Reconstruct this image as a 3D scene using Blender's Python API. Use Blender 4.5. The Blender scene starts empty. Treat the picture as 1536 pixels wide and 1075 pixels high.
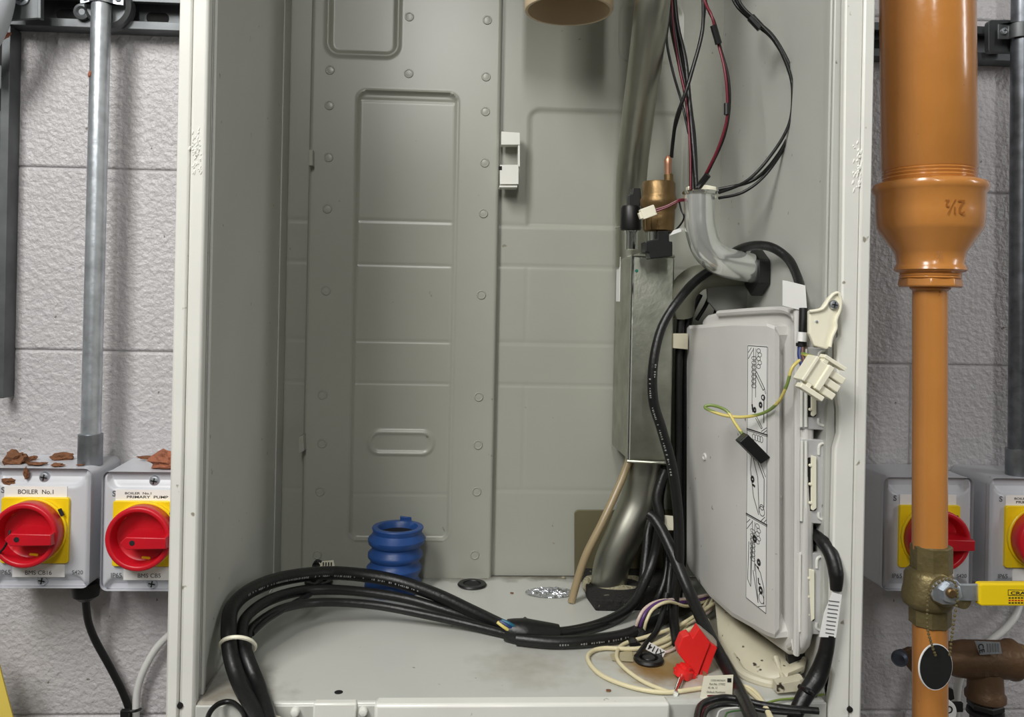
import bpy, bmesh, math, random
from mathutils import Vector, Matrix, noise
random.seed(7)
S = bpy.context.scene
COL = S.collection
# ------------------------------------------------------------------ camera
F = 1250.0; SHX = .008; SHY = -.0544; CZ = 1.3
cam = bpy.data.cameras.new('camera'); co = bpy.data.objects.new('camera', cam); COL.objects.link(co)
Mc = (Matrix.Rotation(math.radians(-3), 3, 'Z') @ Matrix.Rotation(math.radians(90), 3, 'X') @ Matrix.Rotation(math.radians(1.15), 3, 'Z'))
co.matrix_world = Matrix.Translation((0, 0, CZ)) @ Mc.to_4x4()
cam.sensor_width = 36; cam.sensor_fit = 'HORIZONTAL'; cam.lens = 36 * F / 1536
cam.shift_x = SHX; cam.shift_y = SHY; cam.clip_start = .02
S.camera = co
# ------------------------------------------------------------------ world, lights, exposure
w = bpy.data.worlds.new('world'); S.world = w; w.use_nodes = True
w.node_tree.nodes['Background'].inputs[0].default_value = (.93, .97, 1, 1)
w.node_tree.nodes['Background'].inputs[1].default_value = .42
def area(name, loc, target, sx, sy, power, col=(1, 1, 1)):
    l = bpy.data.lights.new(name, 'AREA'); l.shape = 'RECTANGLE'; l.size = sx; l.size_y = sy; l.energy = power; l.color = col
    o = bpy.data.objects.new(name, l); COL.objects.link(o); o.location = loc
    o.rotation_euler = (Vector(target) - Vector(loc)).to_track_quat('-Z', 'Y').to_euler()
area('ceiling_light_left', (-.75, -.35, 2.5), (.0, .9, 1.1), .45, 1.0, 30, (1, .985, .95))
area('wall_light_right', (2.15, -.1, 1.95), (.3, .9, 1.3), .14, .8, 7, (1, 1, 1))
area('front_fill_light', (-.1, -1.3, 2.6), (.1, .9, 1.1), .15, 1.2, 19, (1, .99, .96))  # added fill from behind the camera to brighten front faces, no known fixture
S.view_settings.view_transform = 'Standard'; S.view_settings.look = 'None'
S.view_settings.exposure = 0.28; S.view_settings.gamma = 1; S.view_settings.use_curve_mapping = False

# ------------------------------------------------------------------ pixel helpers
def ray(px, py): return Mc @ Vector(((px - 768) / F + SHX * 1536 / F, -(py - 537.5) / F + SHY * 1536 / F, -1))
O = Vector((0, 0, CZ))
def P(px, py, Y): d = ray(px, py); return O + d * (Y / d.y)
FZ = -.317          # casing floor, relative to the camera
def PF(px, py, dz=0): d = ray(px, py); return O + d * ((FZ + dz) / d.z)
def PX(px, py, X): d = ray(px, py); return O + d * (X / d.x)
A0 = Vector((.286, .70, 0)); B0 = Vector((.245, .90, 0)); T0 = (B0 - A0).normalized(); N0 = Vector((-T0.y, T0.x, 0))
if N0.x > 0: N0 = -N0
def PL(px, py, d=0.):      # the control box's own plane
    r = ray(px, py); a = A0 + N0 * d
    return O + r * (a.dot(N0) / r.dot(N0))
# ------------------------------------------------------------------ materials
def lin(c): return tuple(((v / 255) / 12.92 if v / 255 <= .04045 else ((v / 255 + .055) / 1.055) ** 2.4) for v in c)
MATS = {}
def mat(name, c, rough=.5, metal=0., var=.06, vs=8, bump=0., bs=60, spots=0., spotc=(70, 60, 50), coat=0., spec=.5, trans=0., alpha=1.):
    if name in MATS: return MATS[name]
    m = bpy.data.materials.new(name); m.use_nodes = True; nt = m.node_tree; N = nt.nodes; L = nt.links
    b = N['Principled BSDF']; tc = N.new('ShaderNodeTexCoord'); c = lin(c)
    n = N.new('ShaderNodeTexNoise'); n.inputs['Scale'].default_value = vs; n.inputs['Detail'].default_value = 6
    L.new(tc.outputs['Object'], n.inputs['Vector'])
    r = N.new('ShaderNodeValToRGB'); e = r.color_ramp.elements
    e[0].position = .3; e[1].position = .7
    e[0].color = (*[v * (1 - var) for v in c], 1); e[1].color = (*[min(1, v * (1 + var)) for v in c], 1)
    L.new(n.outputs['Fac'], r.inputs['Fac']); out = r.outputs['Color']
    if spots:
        n2 = N.new('ShaderNodeTexNoise'); n2.inputs['Scale'].default_value = 95; n2.inputs['Detail'].default_value = 2
        L.new(tc.outputs['Object'], n2.inputs['Vector'])
        r2 = N.new('ShaderNodeValToRGB'); r2.color_ramp.elements[0].position = .76 - spots * .1; r2.color_ramp.elements[1].position = .80 - spots * .1
        L.new(n2.outputs['Fac'], r2.inputs['Fac'])
        mx = N.new('ShaderNodeMix'); mx.data_type = 'RGBA'; L.new(r2.outputs['Color'], mx.inputs[0]); L.new(out, mx.inputs[6])
        mx.inputs[7].default_value = (*lin(spotc), 1); out = mx.outputs[2]
    L.new(out, b.inputs['Base Color'])
    b.inputs['Roughness'].default_value = rough; b.inputs['Metallic'].default_value = metal
    b.inputs['Coat Weight'].default_value = coat; b.inputs['Coat Roughness'].default_value = .15
    b.inputs['Specular IOR Level'].default_value = spec
    b.inputs['Transmission Weight'].default_value = trans; b.inputs['Alpha'].default_value = alpha
    if bump:
        n3 = N.new('ShaderNodeTexNoise'); n3.inputs['Scale'].default_value = bs; n3.inputs['Detail'].default_value = 3
        L.new(tc.outputs['Object'], n3.inputs['Vector'])
        bp = N.new('ShaderNodeBump'); bp.inputs['Strength'].default_value = min(1, bump); bp.inputs['Distance'].default_value = .002 * max(1, bump)
        L.new(n3.outputs['Fac'], bp.inputs['Height']); L.new(bp.outputs['Normal'], b.inputs['Normal'])
    MATS[name] = m; return m
m_block = mat('painted block', (188, 185, 187), .42, bump=1.6, bs=150, var=.04, vs=14, spots=.3, spotc=(120, 112, 105))
m_mortar = mat('painted mortar', (180, 178, 178), .6, bump=1, bs=160)
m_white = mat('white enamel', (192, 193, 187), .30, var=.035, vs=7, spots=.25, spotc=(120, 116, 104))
m_back = mat('shaded white enamel', (161, 162, 152), .28, var=.04, vs=6, spots=.1, spotc=(130, 128, 112))  # same casing enamel, shade deep inside the casing put into the colour
m_flange = mat('flange enamel', (226, 226, 219), .3, var=.03, vs=20, spots=.35, spotc=(150, 145, 130))  # same casing enamel, brighter tone of the lit front put into the colour
m_galv = mat('galvanised steel', (196, 202, 208), .38, .85, var=.22, vs=60, bump=.15, bs=120)
m_galvd = mat('dull galvanised steel', (105, 108, 110), .5, .8, var=.2, vs=30)
m_duct = mat('zinc duct steel', (172, 174, 162), .42, 1., var=.18, vs=45, bump=.1, bs=200)
m_pipe = mat('satin steel tube', (176, 176, 164), .36, 1., var=.1, vs=12)
m_chrome = mat('bright zinc', (222, 224, 220), .13, 1., var=.06, vs=30)
m_black = mat('black plastic', (20, 20, 21), .42, var=.2)
m_cable = mat('black cable sheath', (17, 17, 18), .40, var=.25, vs=40, bump=.15, bs=300)
m_dark = mat('dark cavity', (12, 12, 12), .8)
m_rubber = mat('black foam rubber', (26, 25, 24), .85, bump=1, bs=260, spots=.7, spotc=(120, 115, 100))
m_grey = mat('light grey plastic', (206, 205, 201), .42, var=.03, vs=16, spots=.15, spotc=(130, 125, 118))
m_box = mat('isolator plastic', (196, 198, 204), .36, var=.05, vs=12, spots=.15, spotc=(120, 105, 90))
m_yel = mat('yellow plastic', (238, 205, 20), .38, var=.05, spots=.2, spotc=(120, 95, 30))
m_red = mat('red plastic', (196, 20, 36), .36, var=.08, vs=30)
m_red2 = mat('bright red plastic', (226, 38, 36), .42, var=.05, spots=.1)
m_label = mat('white label', (236, 236, 234), .5, var=.02)
m_ink = mat('black ink', (28, 28, 30), .6)
m_gink = mat('grey ink', (95, 97, 100), .6)
m_orange = mat('ochre gloss paint', (194, 130, 64), .24, var=.07, vs=14, bump=.25, bs=50, spots=.12, spotc=(140, 85, 35), coat=.4)
m_brass = mat('dull brass', (132, 108, 72), .42, .75, var=.2, vs=25, bump=.3, bs=120)
m_obrass = mat('oxidised brass', (128, 116, 80), .45, .6, var=.2, vs=30, bump=.5, bs=150)
m_bronze = mat('brown bronze', (100, 76, 54), .5, .45, var=.2, vs=20, bump=.4, bs=150)
m_copper = mat('copper', (190, 140, 112), .35, .7, var=.1)
m_blue = mat('blue rubber', (36, 76, 140), .40, var=.16, vs=30, spots=.2, spotc=(60, 90, 150))
m_beige = mat('beige plastic tube', (222, 200, 168), .5, var=.04)
m_cream = mat('cream nylon', (240, 236, 214), .42, var=.03)
m_creamd = mat('dirty cream plastic', (196, 190, 168), .45, var=.07, vs=25, spots=.9, spotc=(60, 52, 44))
m_tube = mat('yellowed silicone tube', (168, 150, 116), .3, var=.1, trans=.15)
m_olive = mat('olive zinc plate', (112, 106, 80), .5, .4, var=.15)
m_foil = mat('crinkled foil', (215, 218, 225), .22, .9, bump=2.5, bs=130, var=.1)
m_fibre = mat('grubby beige fibre', (150, 144, 120), .9, bump=2, bs=200, spots=.7)
m_brick = mat('broken brick', (158, 98, 72), .9, bump=1.5, bs=220, var=.25, vs=60)
m_rust = mat('brown crumbs', (118, 78, 52), .95, bump=1, bs=200, var=.3, vs=60)
m_wcream = mat('cream wire', (218, 208, 170), .45, var=.08, spots=.3, spotc=(110, 80, 60))
m_wwhite = mat('white cable sheath', (214, 214, 210), .4)
m_wred = mat('red wire', (104, 20, 38), .4)
m_wpurp = mat('purple wire', (84, 50, 108), .4)
m_wblue = mat('blue wire', (32, 52, 110), .4)
m_wbrown = mat('brown wire', (96, 62, 50), .4)
m_wpink = mat('pale pink wire', (206, 186, 176), .4)
m_wgreen = mat('green wire', (70, 110, 60), .4)
m_ceil = mat('ceiling paint', (190, 190, 188), .8)
m_floor = mat('concrete floor', (120, 118, 114), .8)
m_panel = mat('yellow board', (232, 206, 96), .5)

def mat_stripe():       # green and yellow earth wire
    m = bpy.data.materials.new('green yellow wire'); m.use_nodes = True; N = m.node_tree.nodes; L = m.node_tree.links
    b = N['Principled BSDF']; tc = N.new('ShaderNodeTexCoord'); wv = N.new('ShaderNodeTexWave'); wv.inputs['Scale'].default_value = 12
    wv.bands_direction = 'Z'; L.new(tc.outputs['Object'], wv.inputs['Vector']); r = N.new('ShaderNodeValToRGB')
    r.color_ramp.elements[0].position = .35; r.color_ramp.elements[1].position = .45
    r.color_ramp.elements[0].color = (*lin((120, 140, 70)), 1); r.color_ramp.elements[1].color = (*lin((212, 196, 110)), 1)
    L.new(wv.outputs['Fac'], r.inputs[0]); L.new(r.outputs[0], b.inputs['Base Color']); b.inputs['Roughness'].default_value = .4
    return m
m_earth = mat_stripe()
def mat_floor_dirty():  # casing floor: enamel with rust stain, grime along the back and scuffs
    m = m_white.copy(); m.name = 'stained white enamel'; nt = m.node_tree; N = nt.nodes; L = nt.links; b = N['Principled BSDF']
    src = b.inputs['Base Color'].links[0].from_socket
    geo = N.new('ShaderNodeNewGeometry')
    def ring(center, r0, r1, colr, amt, src):
        sub = N.new('ShaderNodeVectorMath'); sub.operation = 'DISTANCE'; L.new(geo.outputs['Position'], sub.inputs[0]); sub.inputs[1].default_value = center
        nz = N.new('ShaderNodeTexNoise'); nz.inputs['Scale'].default_value = 60; nz.inputs['Detail'].default_value = 5; L.new(geo.outputs['Position'], nz.inputs['Vector'])
        ad = N.new('ShaderNodeMath'); ad.operation = 'MULTIPLY_ADD'; L.new(nz.outputs['Fac'], ad.inputs[0]); ad.inputs[1].default_value = (r1 - r0) * 1.6; L.new(sub.outputs['Value'], ad.inputs[2])
        mr = N.new('ShaderNodeMapRange'); L.new(ad.outputs[0], mr.inputs[0]); mr.inputs[1].default_value = r0 + (r1 - r0) * .8; mr.inputs[2].default_value = r1 + (r1 - r0) * .8
        mr.inputs[3].default_value = amt; mr.inputs[4].default_value = 0
        mx = N.new('ShaderNodeMix'); mx.data_type = 'RGBA'; L.new(mr.outputs[0], mx.inputs[0]); L.new(src, mx.inputs[6]); mx.inputs[7].default_value = (*lin(colr), 1)
        return mx.outputs[2]
    src = ring(PF(985, 1000), .014, .036, (132, 88, 34), 1., src)
    src = ring(PF(1000, 985), .02, .07, (160, 140, 96), .7, src)
    src = ring(PF(1060, 935), .01, .06, (150, 140, 115), .6, src)
    src = ring(PF(325, 1040), .0, .06, (124, 114, 98), .8, src)
    src = ring(PF(790, 1000), .0, .055, (140, 130, 112), .5, src)
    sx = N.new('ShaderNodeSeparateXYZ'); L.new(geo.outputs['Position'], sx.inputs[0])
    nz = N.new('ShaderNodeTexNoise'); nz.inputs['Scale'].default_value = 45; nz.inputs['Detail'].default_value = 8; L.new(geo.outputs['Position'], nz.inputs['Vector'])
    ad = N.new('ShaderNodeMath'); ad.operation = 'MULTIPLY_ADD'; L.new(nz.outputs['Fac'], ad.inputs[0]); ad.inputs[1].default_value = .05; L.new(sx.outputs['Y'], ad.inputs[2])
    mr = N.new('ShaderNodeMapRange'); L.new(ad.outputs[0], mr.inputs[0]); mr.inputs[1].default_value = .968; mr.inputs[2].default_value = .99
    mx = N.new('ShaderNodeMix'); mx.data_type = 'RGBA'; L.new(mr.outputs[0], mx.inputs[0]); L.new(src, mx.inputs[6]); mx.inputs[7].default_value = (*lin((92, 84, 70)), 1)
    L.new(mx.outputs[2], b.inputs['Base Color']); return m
m_cfloor = mat_floor_dirty()

# ------------------------------------------------------------------ object helpers
def tag(o, label=None, cat=None, group=None, kind=None):
    if label: o['label'] = label
    if cat: o['category'] = cat
    if group: o['group'] = group
    if kind: o['kind'] = kind
    return o
def thing(name, label, cat, loc=(0, 0, 0), group=None, kind=None):
    o = bpy.data.objects.new(name, None); COL.objects.link(o); o.location = loc; o.empty_display_size = .01
    return tag(o, label, cat, group, kind)
def absloc(o):
    v = Vector((0, 0, 0))
    while o: v += o.location; o = o.parent
    return v
class MB:
    def __init__(s): s.v = []; s.f = []
    def add(s, vs, fs):
        n = len(s.v); s.v += [Vector(v) for v in vs]; s.f += [tuple(i + n for i in f) for f in fs]; return s
    def box(s, a, b):
        (x0, y0, z0), (x1, y1, z1) = a, b
        return s.add([(x0, y0, z0), (x1, y0, z0), (x1, y1, z0), (x0, y1, z0), (x0, y0, z1), (x1, y0, z1), (x1, y1, z1), (x0, y1, z1)],
                     [(0, 3, 2, 1), (4, 5, 6, 7), (0, 1, 5, 4), (1, 2, 6, 5), (2, 3, 7, 6), (3, 0, 4, 7)])
    def hull2(s, A, B):     # two matching loops joined and capped
        n = len(A); s.add(list(A) + list(B), [tuple(range(n))[::-1], tuple(range(n, 2 * n))] + [(i, (i + 1) % n, n + (i + 1) % n, n + i) for i in range(n)]); return s
    def pp(s, poly, Y, dep):      # pixel outline at depth Y, thickness dep away from the camera
        A = [P(x, y, Y) for x, y in poly]; return s.hull2(A, [a + Vector((0, dep, 0)) for a in A])
    def pl(s, poly, d0, d1):      # outline on the control box plane
        A = [PL(x, y, d1) for x, y in poly]; return s.hull2(A, [a + N0 * (d0 - d1) for a in A])
    def rings(s, rs, n=32, cap=True, axis='Z', ph=0):    # rs: (centre, radius[, radius2])
        U, V = {'Z': (Vector((1, 0, 0)), Vector((0, 1, 0))), 'X': (Vector((0, 1, 0)), Vector((0, 0, 1))), 'Y': (Vector((1, 0, 0)), Vector((0, 0, 1)))}[axis] if isinstance(axis, str) else axis
        vs = []; fs = []
        for c, r in rs:
            for k in range(n):
                a = 2 * math.pi * k / n + ph; vs.append(Vector(c) + U * r * math.cos(a) + V * r * math.sin(a))
        for i in range(len(rs) - 1):
            for k in range(n): fs.append((i * n + k, i * n + (k + 1) % n, (i + 1) * n + (k + 1) % n, (i + 1) * n + k))
        if cap: fs.append(tuple(range(n))[::-1]); fs.append(tuple(range((len(rs) - 1) * n, len(rs) * n)))
        return s.add(vs, fs)
    def lpx(s, rows, Y, n=36, cap=True):     # rows of (px, py, half width in px): a turned shape with a vertical axis
        return s.rings([(P(x, y, Y), h * Y / F) for x, y, h in rows], n, cap)
    def disc(s, c, nrm, r0, prof, n=28):     # turned shape on any axis: prof = (offset along nrm, radius)
        nrm = Vector(nrm).normalized(); u = nrm.orthogonal().normalized(); v = nrm.cross(u)
        return s.rings([(Vector(c) + nrm * t, r) for t, r in prof], n, True, (u, v))
    def tube(s, pts, r, n=12, sub=8, cap=True, wob=0):
        pts = [Vector(p) for p in pts]; R = r if isinstance(r, (list, tuple)) else [r] * len(pts)
        q = []; rr = []
        if len(pts) == 2: q = pts; rr = list(R)
        else:
            for i in range(len(pts) - 1):
                p0 = pts[max(i - 1, 0)]; p1 = pts[i]; p2 = pts[i + 1]; p3 = pts[min(i + 2, len(pts) - 1)]
                for k in range(sub):
                    t = k / sub
                    q.append(.5 * ((2 * p1) + (p2 - p0) * t + (2 * p0 - 5 * p1 + 4 * p2 - p3) * t * t + (3 * p1 - p0 - 3 * p2 + p3) * t ** 3)); rr.append(R[i] + (R[i + 1] - R[i]) * t)
            q.append(pts[-1]); rr.append(R[-1])
        s.path = q
        t = (q[1] - q[0]).normalized(); u = t.orthogonal().normalized(); vs = []; fs = []
        for i, p in enumerate(q):
            t2 = (q[min(i + 1, len(q) - 1)] - q[max(i - 1, 0)]).normalized(); u = (u - t2 * u.dot(t2)).normalized(); v = t2.cross(u)
            for k in range(n):
                a = 2 * math.pi * k / n; vs.append(p + (u * math.cos(a) + v * math.sin(a)) * rr[i])
        for i in range(len(q) - 1):
            for k in range(n): fs.append((i * n + k, i * n + (k + 1) % n, (i + 1) * n + (k + 1) % n, (i + 1) * n + k))
        if cap: fs += [tuple(range(n))[::-1], tuple(range((len(q) - 1) * n, len(q) * n))]
        return s.add(vs, fs)
    def rib(s, pts, nrm, wd):   # flat printed stroke
        nrm = Vector(nrm).normalized()
        for a, b in zip(pts[:-1], pts[1:]):
            a = Vector(a); b = Vector(b); d = b - a
            if d.length < 1e-7: continue
            c = d.normalized().cross(nrm) * wd / 2; e = nrm * .00012
            s.hull2([a + c + e, b + c + e, b - c + e, a - c + e], [a + c - e, b + c - e, b - c - e, a - c - e])
        return s
    def build(s, name, m, parent=None, smooth=True, bevel=0, seg=2, ang=35, label=None, kind=None):
        me = bpy.data.meshes.new(name); off = absloc(parent) if parent else Vector((0, 0, 0))
        me.from_pydata([v - off for v in s.v], [], s.f); me.update()
        bm = bmesh.new(); bm.from_mesh(me); bmesh.ops.recalc_face_normals(bm, faces=bm.faces); bm.to_mesh(me); bm.free()
        if smooth:
            me.polygons.foreach_set('use_smooth', [True] * len(me.polygons)); me.set_sharp_from_angle(angle=math.radians(ang))
        me.materials.append(m); o = bpy.data.objects.new(name, me); COL.objects.link(o); o.parent = parent
        if bevel:
            b = o.modifiers.new('bevel', 'BEVEL'); b.width = bevel; b.segments = seg; b.limit_method = 'ANGLE'; b.angle_limit = math.radians(40); b.harden_normals = False
        tag(o, label, None, None, kind); return o
def solo(o, label, cat, group=None):      # a thing that is one mesh: move its origin to its own middle
    me = o.data; vs = [v.co for v in me.vertices]
    c = Vector((sum(v.x for v in vs) / len(vs), sum(v.y for v in vs) / len(vs), min(v.z for v in vs)))
    me.transform(Matrix.Translation(-c)); o.location = c
    return tag(o, label, cat, group)
def text(s, center, right, up, h, m, parent, name='lettering', bold=0, width=None, ext=.0001, label=None):
    c = bpy.data.curves.new('t', 'FONT'); c.body = s; c.size = 1; c.align_x = 'CENTER'; c.align_y = 'CENTER'; c.extrude = 0; c.offset = bold
    o = bpy.data.objects.new('t', c); COL.objects.link(o); me = bpy.data.meshes.new_from_object(o)
    bpy.data.objects.remove(o); bpy.data.curves.remove(c)
    xs = [v.co.x for v in me.vertices]; ys = [v.co.y for v in me.vertices]
    cx = (max(xs) + min(xs)) / 2; cy = (max(ys) + min(ys)) / 2; sy = h / (max(ys) - min(ys)); sx = (width / (max(xs) - min(xs))) if width else sy
    right = Vector(right).normalized(); up = Vector(up).normalized(); nr = right.cross(up); off = absloc(parent)
    for v in me.vertices: v.co = Vector(center) - off + right * (v.co.x - cx) * sx + up * (v.co.y - cy) * sy + nr * ext
    me.materials.append(m); me.name = name; ob = bpy.data.objects.new(name, me); COL.objects.link(ob); ob.parent = parent
    if label: ob['label'] = label
    return ob
def copy_tree(o, parent=None):
    c = o.copy(); COL.objects.link(c)
    if parent: c.parent = parent
    for ch in [x for x in bpy.data.objects if x.parent == o]: copy_tree(ch, c)
    return c
def rrect(x0, y0, x1, y1, r, n=4):
    out = []
    for cx, cy, a0 in ((x1 - r, y1 - r, 0), (x0 + r, y1 - r, 90), (x0 + r, y0 + r, 180), (x1 - r, y0 + r, 270)):
        for k in range(n + 1): a = math.radians(a0 + 90 * k / n); out.append((cx + r * math.cos(a), cy + r * math.sin(a)))
    return out
def rot(poly, cx, cy, deg):
    a = math.radians(deg); c, s = math.cos(a), math.sin(a); return [(cx + x * c - y * s, cy + x * s + y * c) for x, y in poly]
def screw(c, r, parent, nrm=(0, -1, 0), m=None, slot=True, name='screw'):
    nrm = Vector(nrm).normalized(); mb = MB(); mb.disc(c, nrm, r, [(-r * .6, r), (0, r), (r * .35, r * .85), (r * .45, r * .5)], 20)
    o = mb.build(name, m or m_galv, parent)
    if slot:
        u = nrm.orthogonal().normalized(); v = nrm.cross(u); u2 = (u + v * .7).normalized(); v2 = nrm.cross(u2); q = MB()
        for a, b in ((u2, v2), (v2, u2)):
            e = Vector(c) + nrm * (r * .46); q.hull2([e + a * r * .6 + b * r * .12, e - a * r * .6 + b * r * .12, e - a * r * .6 - b * r * .12, e + a * r * .6 - b * r * .12],
                    [x + nrm * r * .04 for x in (e + a * r * .6 + b * r * .12, e - a * r * .6 + b * r * .12, e - a * r * .6 - b * r * .12, e + a * r * .6 - b * r * .12)])
        q.build('cross_recess', m_ink, o)
    return o
def smooth01(t): t = max(0., min(1., t)); return t * t * (3 - 2 * t)
def sd(x, z, x0, z0, x1, z1, r):   # rounded rectangle distance, negative inside
    cx = (x0 + x1) / 2; cz = (z0 + z1) / 2; dx = abs(x - cx) - (x1 - x0) / 2 + r; dz = abs(z - cz) - (z1 - z0) / 2 + r
    return math.hypot(max(dx, 0), max(dz, 0)) + min(max(dx, dz), 0) - r
def hfield(x0, x1, z0, z1, Y, step, fn, thick):
    nx = int((x1 - x0) / step) + 1; nz = int((z1 - z0) / step) + 1; vs = []; fs = []
    for j in range(nz + 1):
        z = z0 + (z1 - z0) * j / nz
        for i in range(nx + 1):
            x = x0 + (x1 - x0) * i / nx; vs.append((x, Y - fn(x, z), z))
    W = nx + 1
    for j in range(nz):
        for i in range(nx): a = j * W + i; fs.append((a, a + 1, a + W + 1, a + W))
    m = MB(); m.add(vs, fs)
    edge = [i for i in range(W)] + [j * W + nx for j in range(1, nz + 1)] + [nz * W + i for i in range(nx - 1, -1, -1)] + [j * W for j in range(nz - 1, 0, -1)]
    n0 = len(m.v); m.v += [Vector((m.v[e].x, Y + thick, m.v[e].z)) for e in edge]; k = len(edge)
    m.f += [(edge[i], n0 + i, n0 + (i + 1) % k, edge[(i + 1) % k]) for i in range(k)]
    return m

# ================================================================== SETTING
WY = 1.0
wall = thing('wall_back', None, None, (0, WY + .1, 0), kind='structure')
MB().box((-2.2, WY + .0025, 0), (2.4, WY + .12, 2.75)).build('mortar_bed', m_mortar, wall)
zj = CZ - .066; blk = None; xs0 = -.333
for k in range(-6, 7):
    z0 = zj + .2135 * k; z1 = z0 + .2135
    if z0 < 0: z0 = 0
    z1 = min(z1, 2.7); x = xs0 - .445 * 4 + (.2225 if k % 2 == 0 else 0)
    while x < 2.2:
        g = .0004; m = MB(); m.box((x + g, WY, z0 + g), (x + .445 - g, WY + .09, z1 - g))
        if blk is None or abs((z1 - z0) - .2135) > .001:
            o = m.build('block', m_block, wall, bevel=.0032, seg=3)
            if abs((z1 - z0) - .2135) < .001: blk = o; bx = (x, z0)
        else:
            o = blk.copy(); COL.objects.link(o); o.location = (x - bx[0], 0, z0 - bx[1])
        x += .445
MB().box((-2.2, -2.6, -.05), (2.4, WY + .1, 0)).build('floor', m_floor, None, kind='structure')
MB().box((-2.2, -2.6, 2.72), (2.4, WY + .1, 2.78)).build('ceiling', m_ceil, None, kind='structure')
m_rwall = mat('room wall paint', (176, 176, 172), .6)
MB().box((-2.25, -2.6, 0), (-2.2, WY + .1, 2.75)).build('wall_left', m_rwall, None, kind='structure')
MB().box((2.4, -2.6, 0), (2.45, WY + .1, 2.75)).build('wall_right', m_rwall, None, kind='structure')
MB().box((-2.25, -2.65, 0), (2.45, -2.6, 2.75)).build('wall_front', m_rwall, None, kind='structure')

# ------------------------------------------------------------------ steel channels
def channel(name, label, a, b, vertical=False, group=None):
    t = thing(name, label, 'steel channel', a, group); w_ = .0205; d = .024
    prof = [(-w_, 0), (w_, 0), (w_, -d), (w_ - .0095, -d), (w_ - .0095, -d + .007), (w_ - .0075, -d + .007), (w_ - .0075, -d + .002), (w_ - .0022, -d + .002), (w_ - .0022, -.0022),
            (-w_ + .0022, -.0022), (-w_ + .0022, -d + .002), (-w_ + .0075, -d + .002), (-w_ + .0075, -d + .007), (-w_ + .0095, -d + .007), (-w_ + .0095, -d), (-w_, -d)]
    a = Vector(a); b = Vector(b)
    def pt(o, u, v): return o + (Vector((u, v, 0)) if vertical else Vector((0, v, u)))
    MB().hull2([pt(a, u, v) for u, v in prof], [pt(b, u, v) for u, v in prof]).build('channel_body', m_galvd, t, smooth=False, bevel=.0006)
    n = int((b - a).length / .05); s0 = None
    for i in range(n):
        c = a + (b - a) * ((i + .5) / n)
        if s0 is None:
            q = MB(); pr = rrect(-.013, -.0065, .013, .0065, .006, 4)
            L0 = [(c + (Vector((v, -.0023, u)) if vertical else Vector((u, -.0023, v)))) for u, v in pr]
            s0 = q.hull2(L0, [p + Vector((0, -.0004, 0)) for p in L0]).build('slot_hole', m_dark, t); c0 = c
        else:
            o = s0.copy(); COL.objects.link(o); o.location = c - c0
    return t
zc = P(150, 42, WY - .024).z + .0205
channel('steel_channel', 'grey slotted steel channel running across the wall behind the boiler casing near the top', (-.95, WY - .0005, zc), (1.1, WY - .0005, zc))
xc = P(15, 100, WY - .024).x - .0205
channel('steel_channel', 'upright grey steel channel at the far left edge above the isolators', (xc, WY - .0005, CZ - .12), (xc, WY - .0005, zc - .022), True)

# ================================================================== BOILER CASING
casing = thing('boiler_casing', 'open white enamelled steel boiler casing with its front cover removed', 'boiler casing', (.055, .97, CZ + FZ))
XL, XR, YF, YB, ZF, ZT = -.2, .3035, .66, .968, CZ + FZ, CZ + .5
MB().box((-.2225, YF, ZF - .03), (-.2125, YB + .004, ZT)).build('side_panel', m_flange, casing, bevel=.0018)
MB().box((XR + .019, YF, ZF - .03), (XR + .0285, YB + .004, ZT)).build('side_panel', m_flange, casing, bevel=.0018)
MB().box((-.2124, YF + .0004, ZF - .03), (XL, YF + .012, ZT)).build('front_flange', m_flange, casing, bevel=.0025)
fl = [(1277, -180), (1268, 0), (1262, 505), (1256, 512), (1256, 590), (1259, 612), (1259, 650), (1253, 672), (1247, 930), (1243, 960), (1243, 995), (1250, 1012), (1243, 1058), (1243, 1120)]
A = [P(x, y, YF + .0008) for x, y in fl]; xr = XR + .0189
MB().hull2(A + [Vector((xr, YF + .0008, A[-1].z)), Vector((xr, YF + .0008, A[0].z))], [p + Vector((0, .008, 0)) for p in A + [Vector((xr, YF + .0008, A[-1].z)), Vector((xr, YF + .0008, A[0].z))]]).build('front_flange', m_flange, casing, bevel=.0015)
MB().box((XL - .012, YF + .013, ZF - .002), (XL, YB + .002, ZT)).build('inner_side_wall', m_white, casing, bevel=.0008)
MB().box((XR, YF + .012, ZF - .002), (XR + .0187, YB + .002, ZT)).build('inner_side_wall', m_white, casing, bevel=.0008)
# thin raised fold along the inner side walls
MB().box((XL, .928, ZF), (XL + .0016, .934, ZT)).build('folded_seam', m_white, casing, bevel=.0007)
MB().box((XL, YF + .014, ZF), (XL + .0025, YF + .02, ZT)).build('folded_seam', m_white, casing, bevel=.001)
MB().box((XR - .0025, YF + .014, P(1200, 470, YF).z), (XR, YF + .02, ZT)).build('folded_seam', m_white, casing, bevel=.001)
MB().box((XL - .012, YF + .02, ZT), (XR + .0187, YB + .004, ZT + .01)).build('top_panel', m_white, casing)
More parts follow.
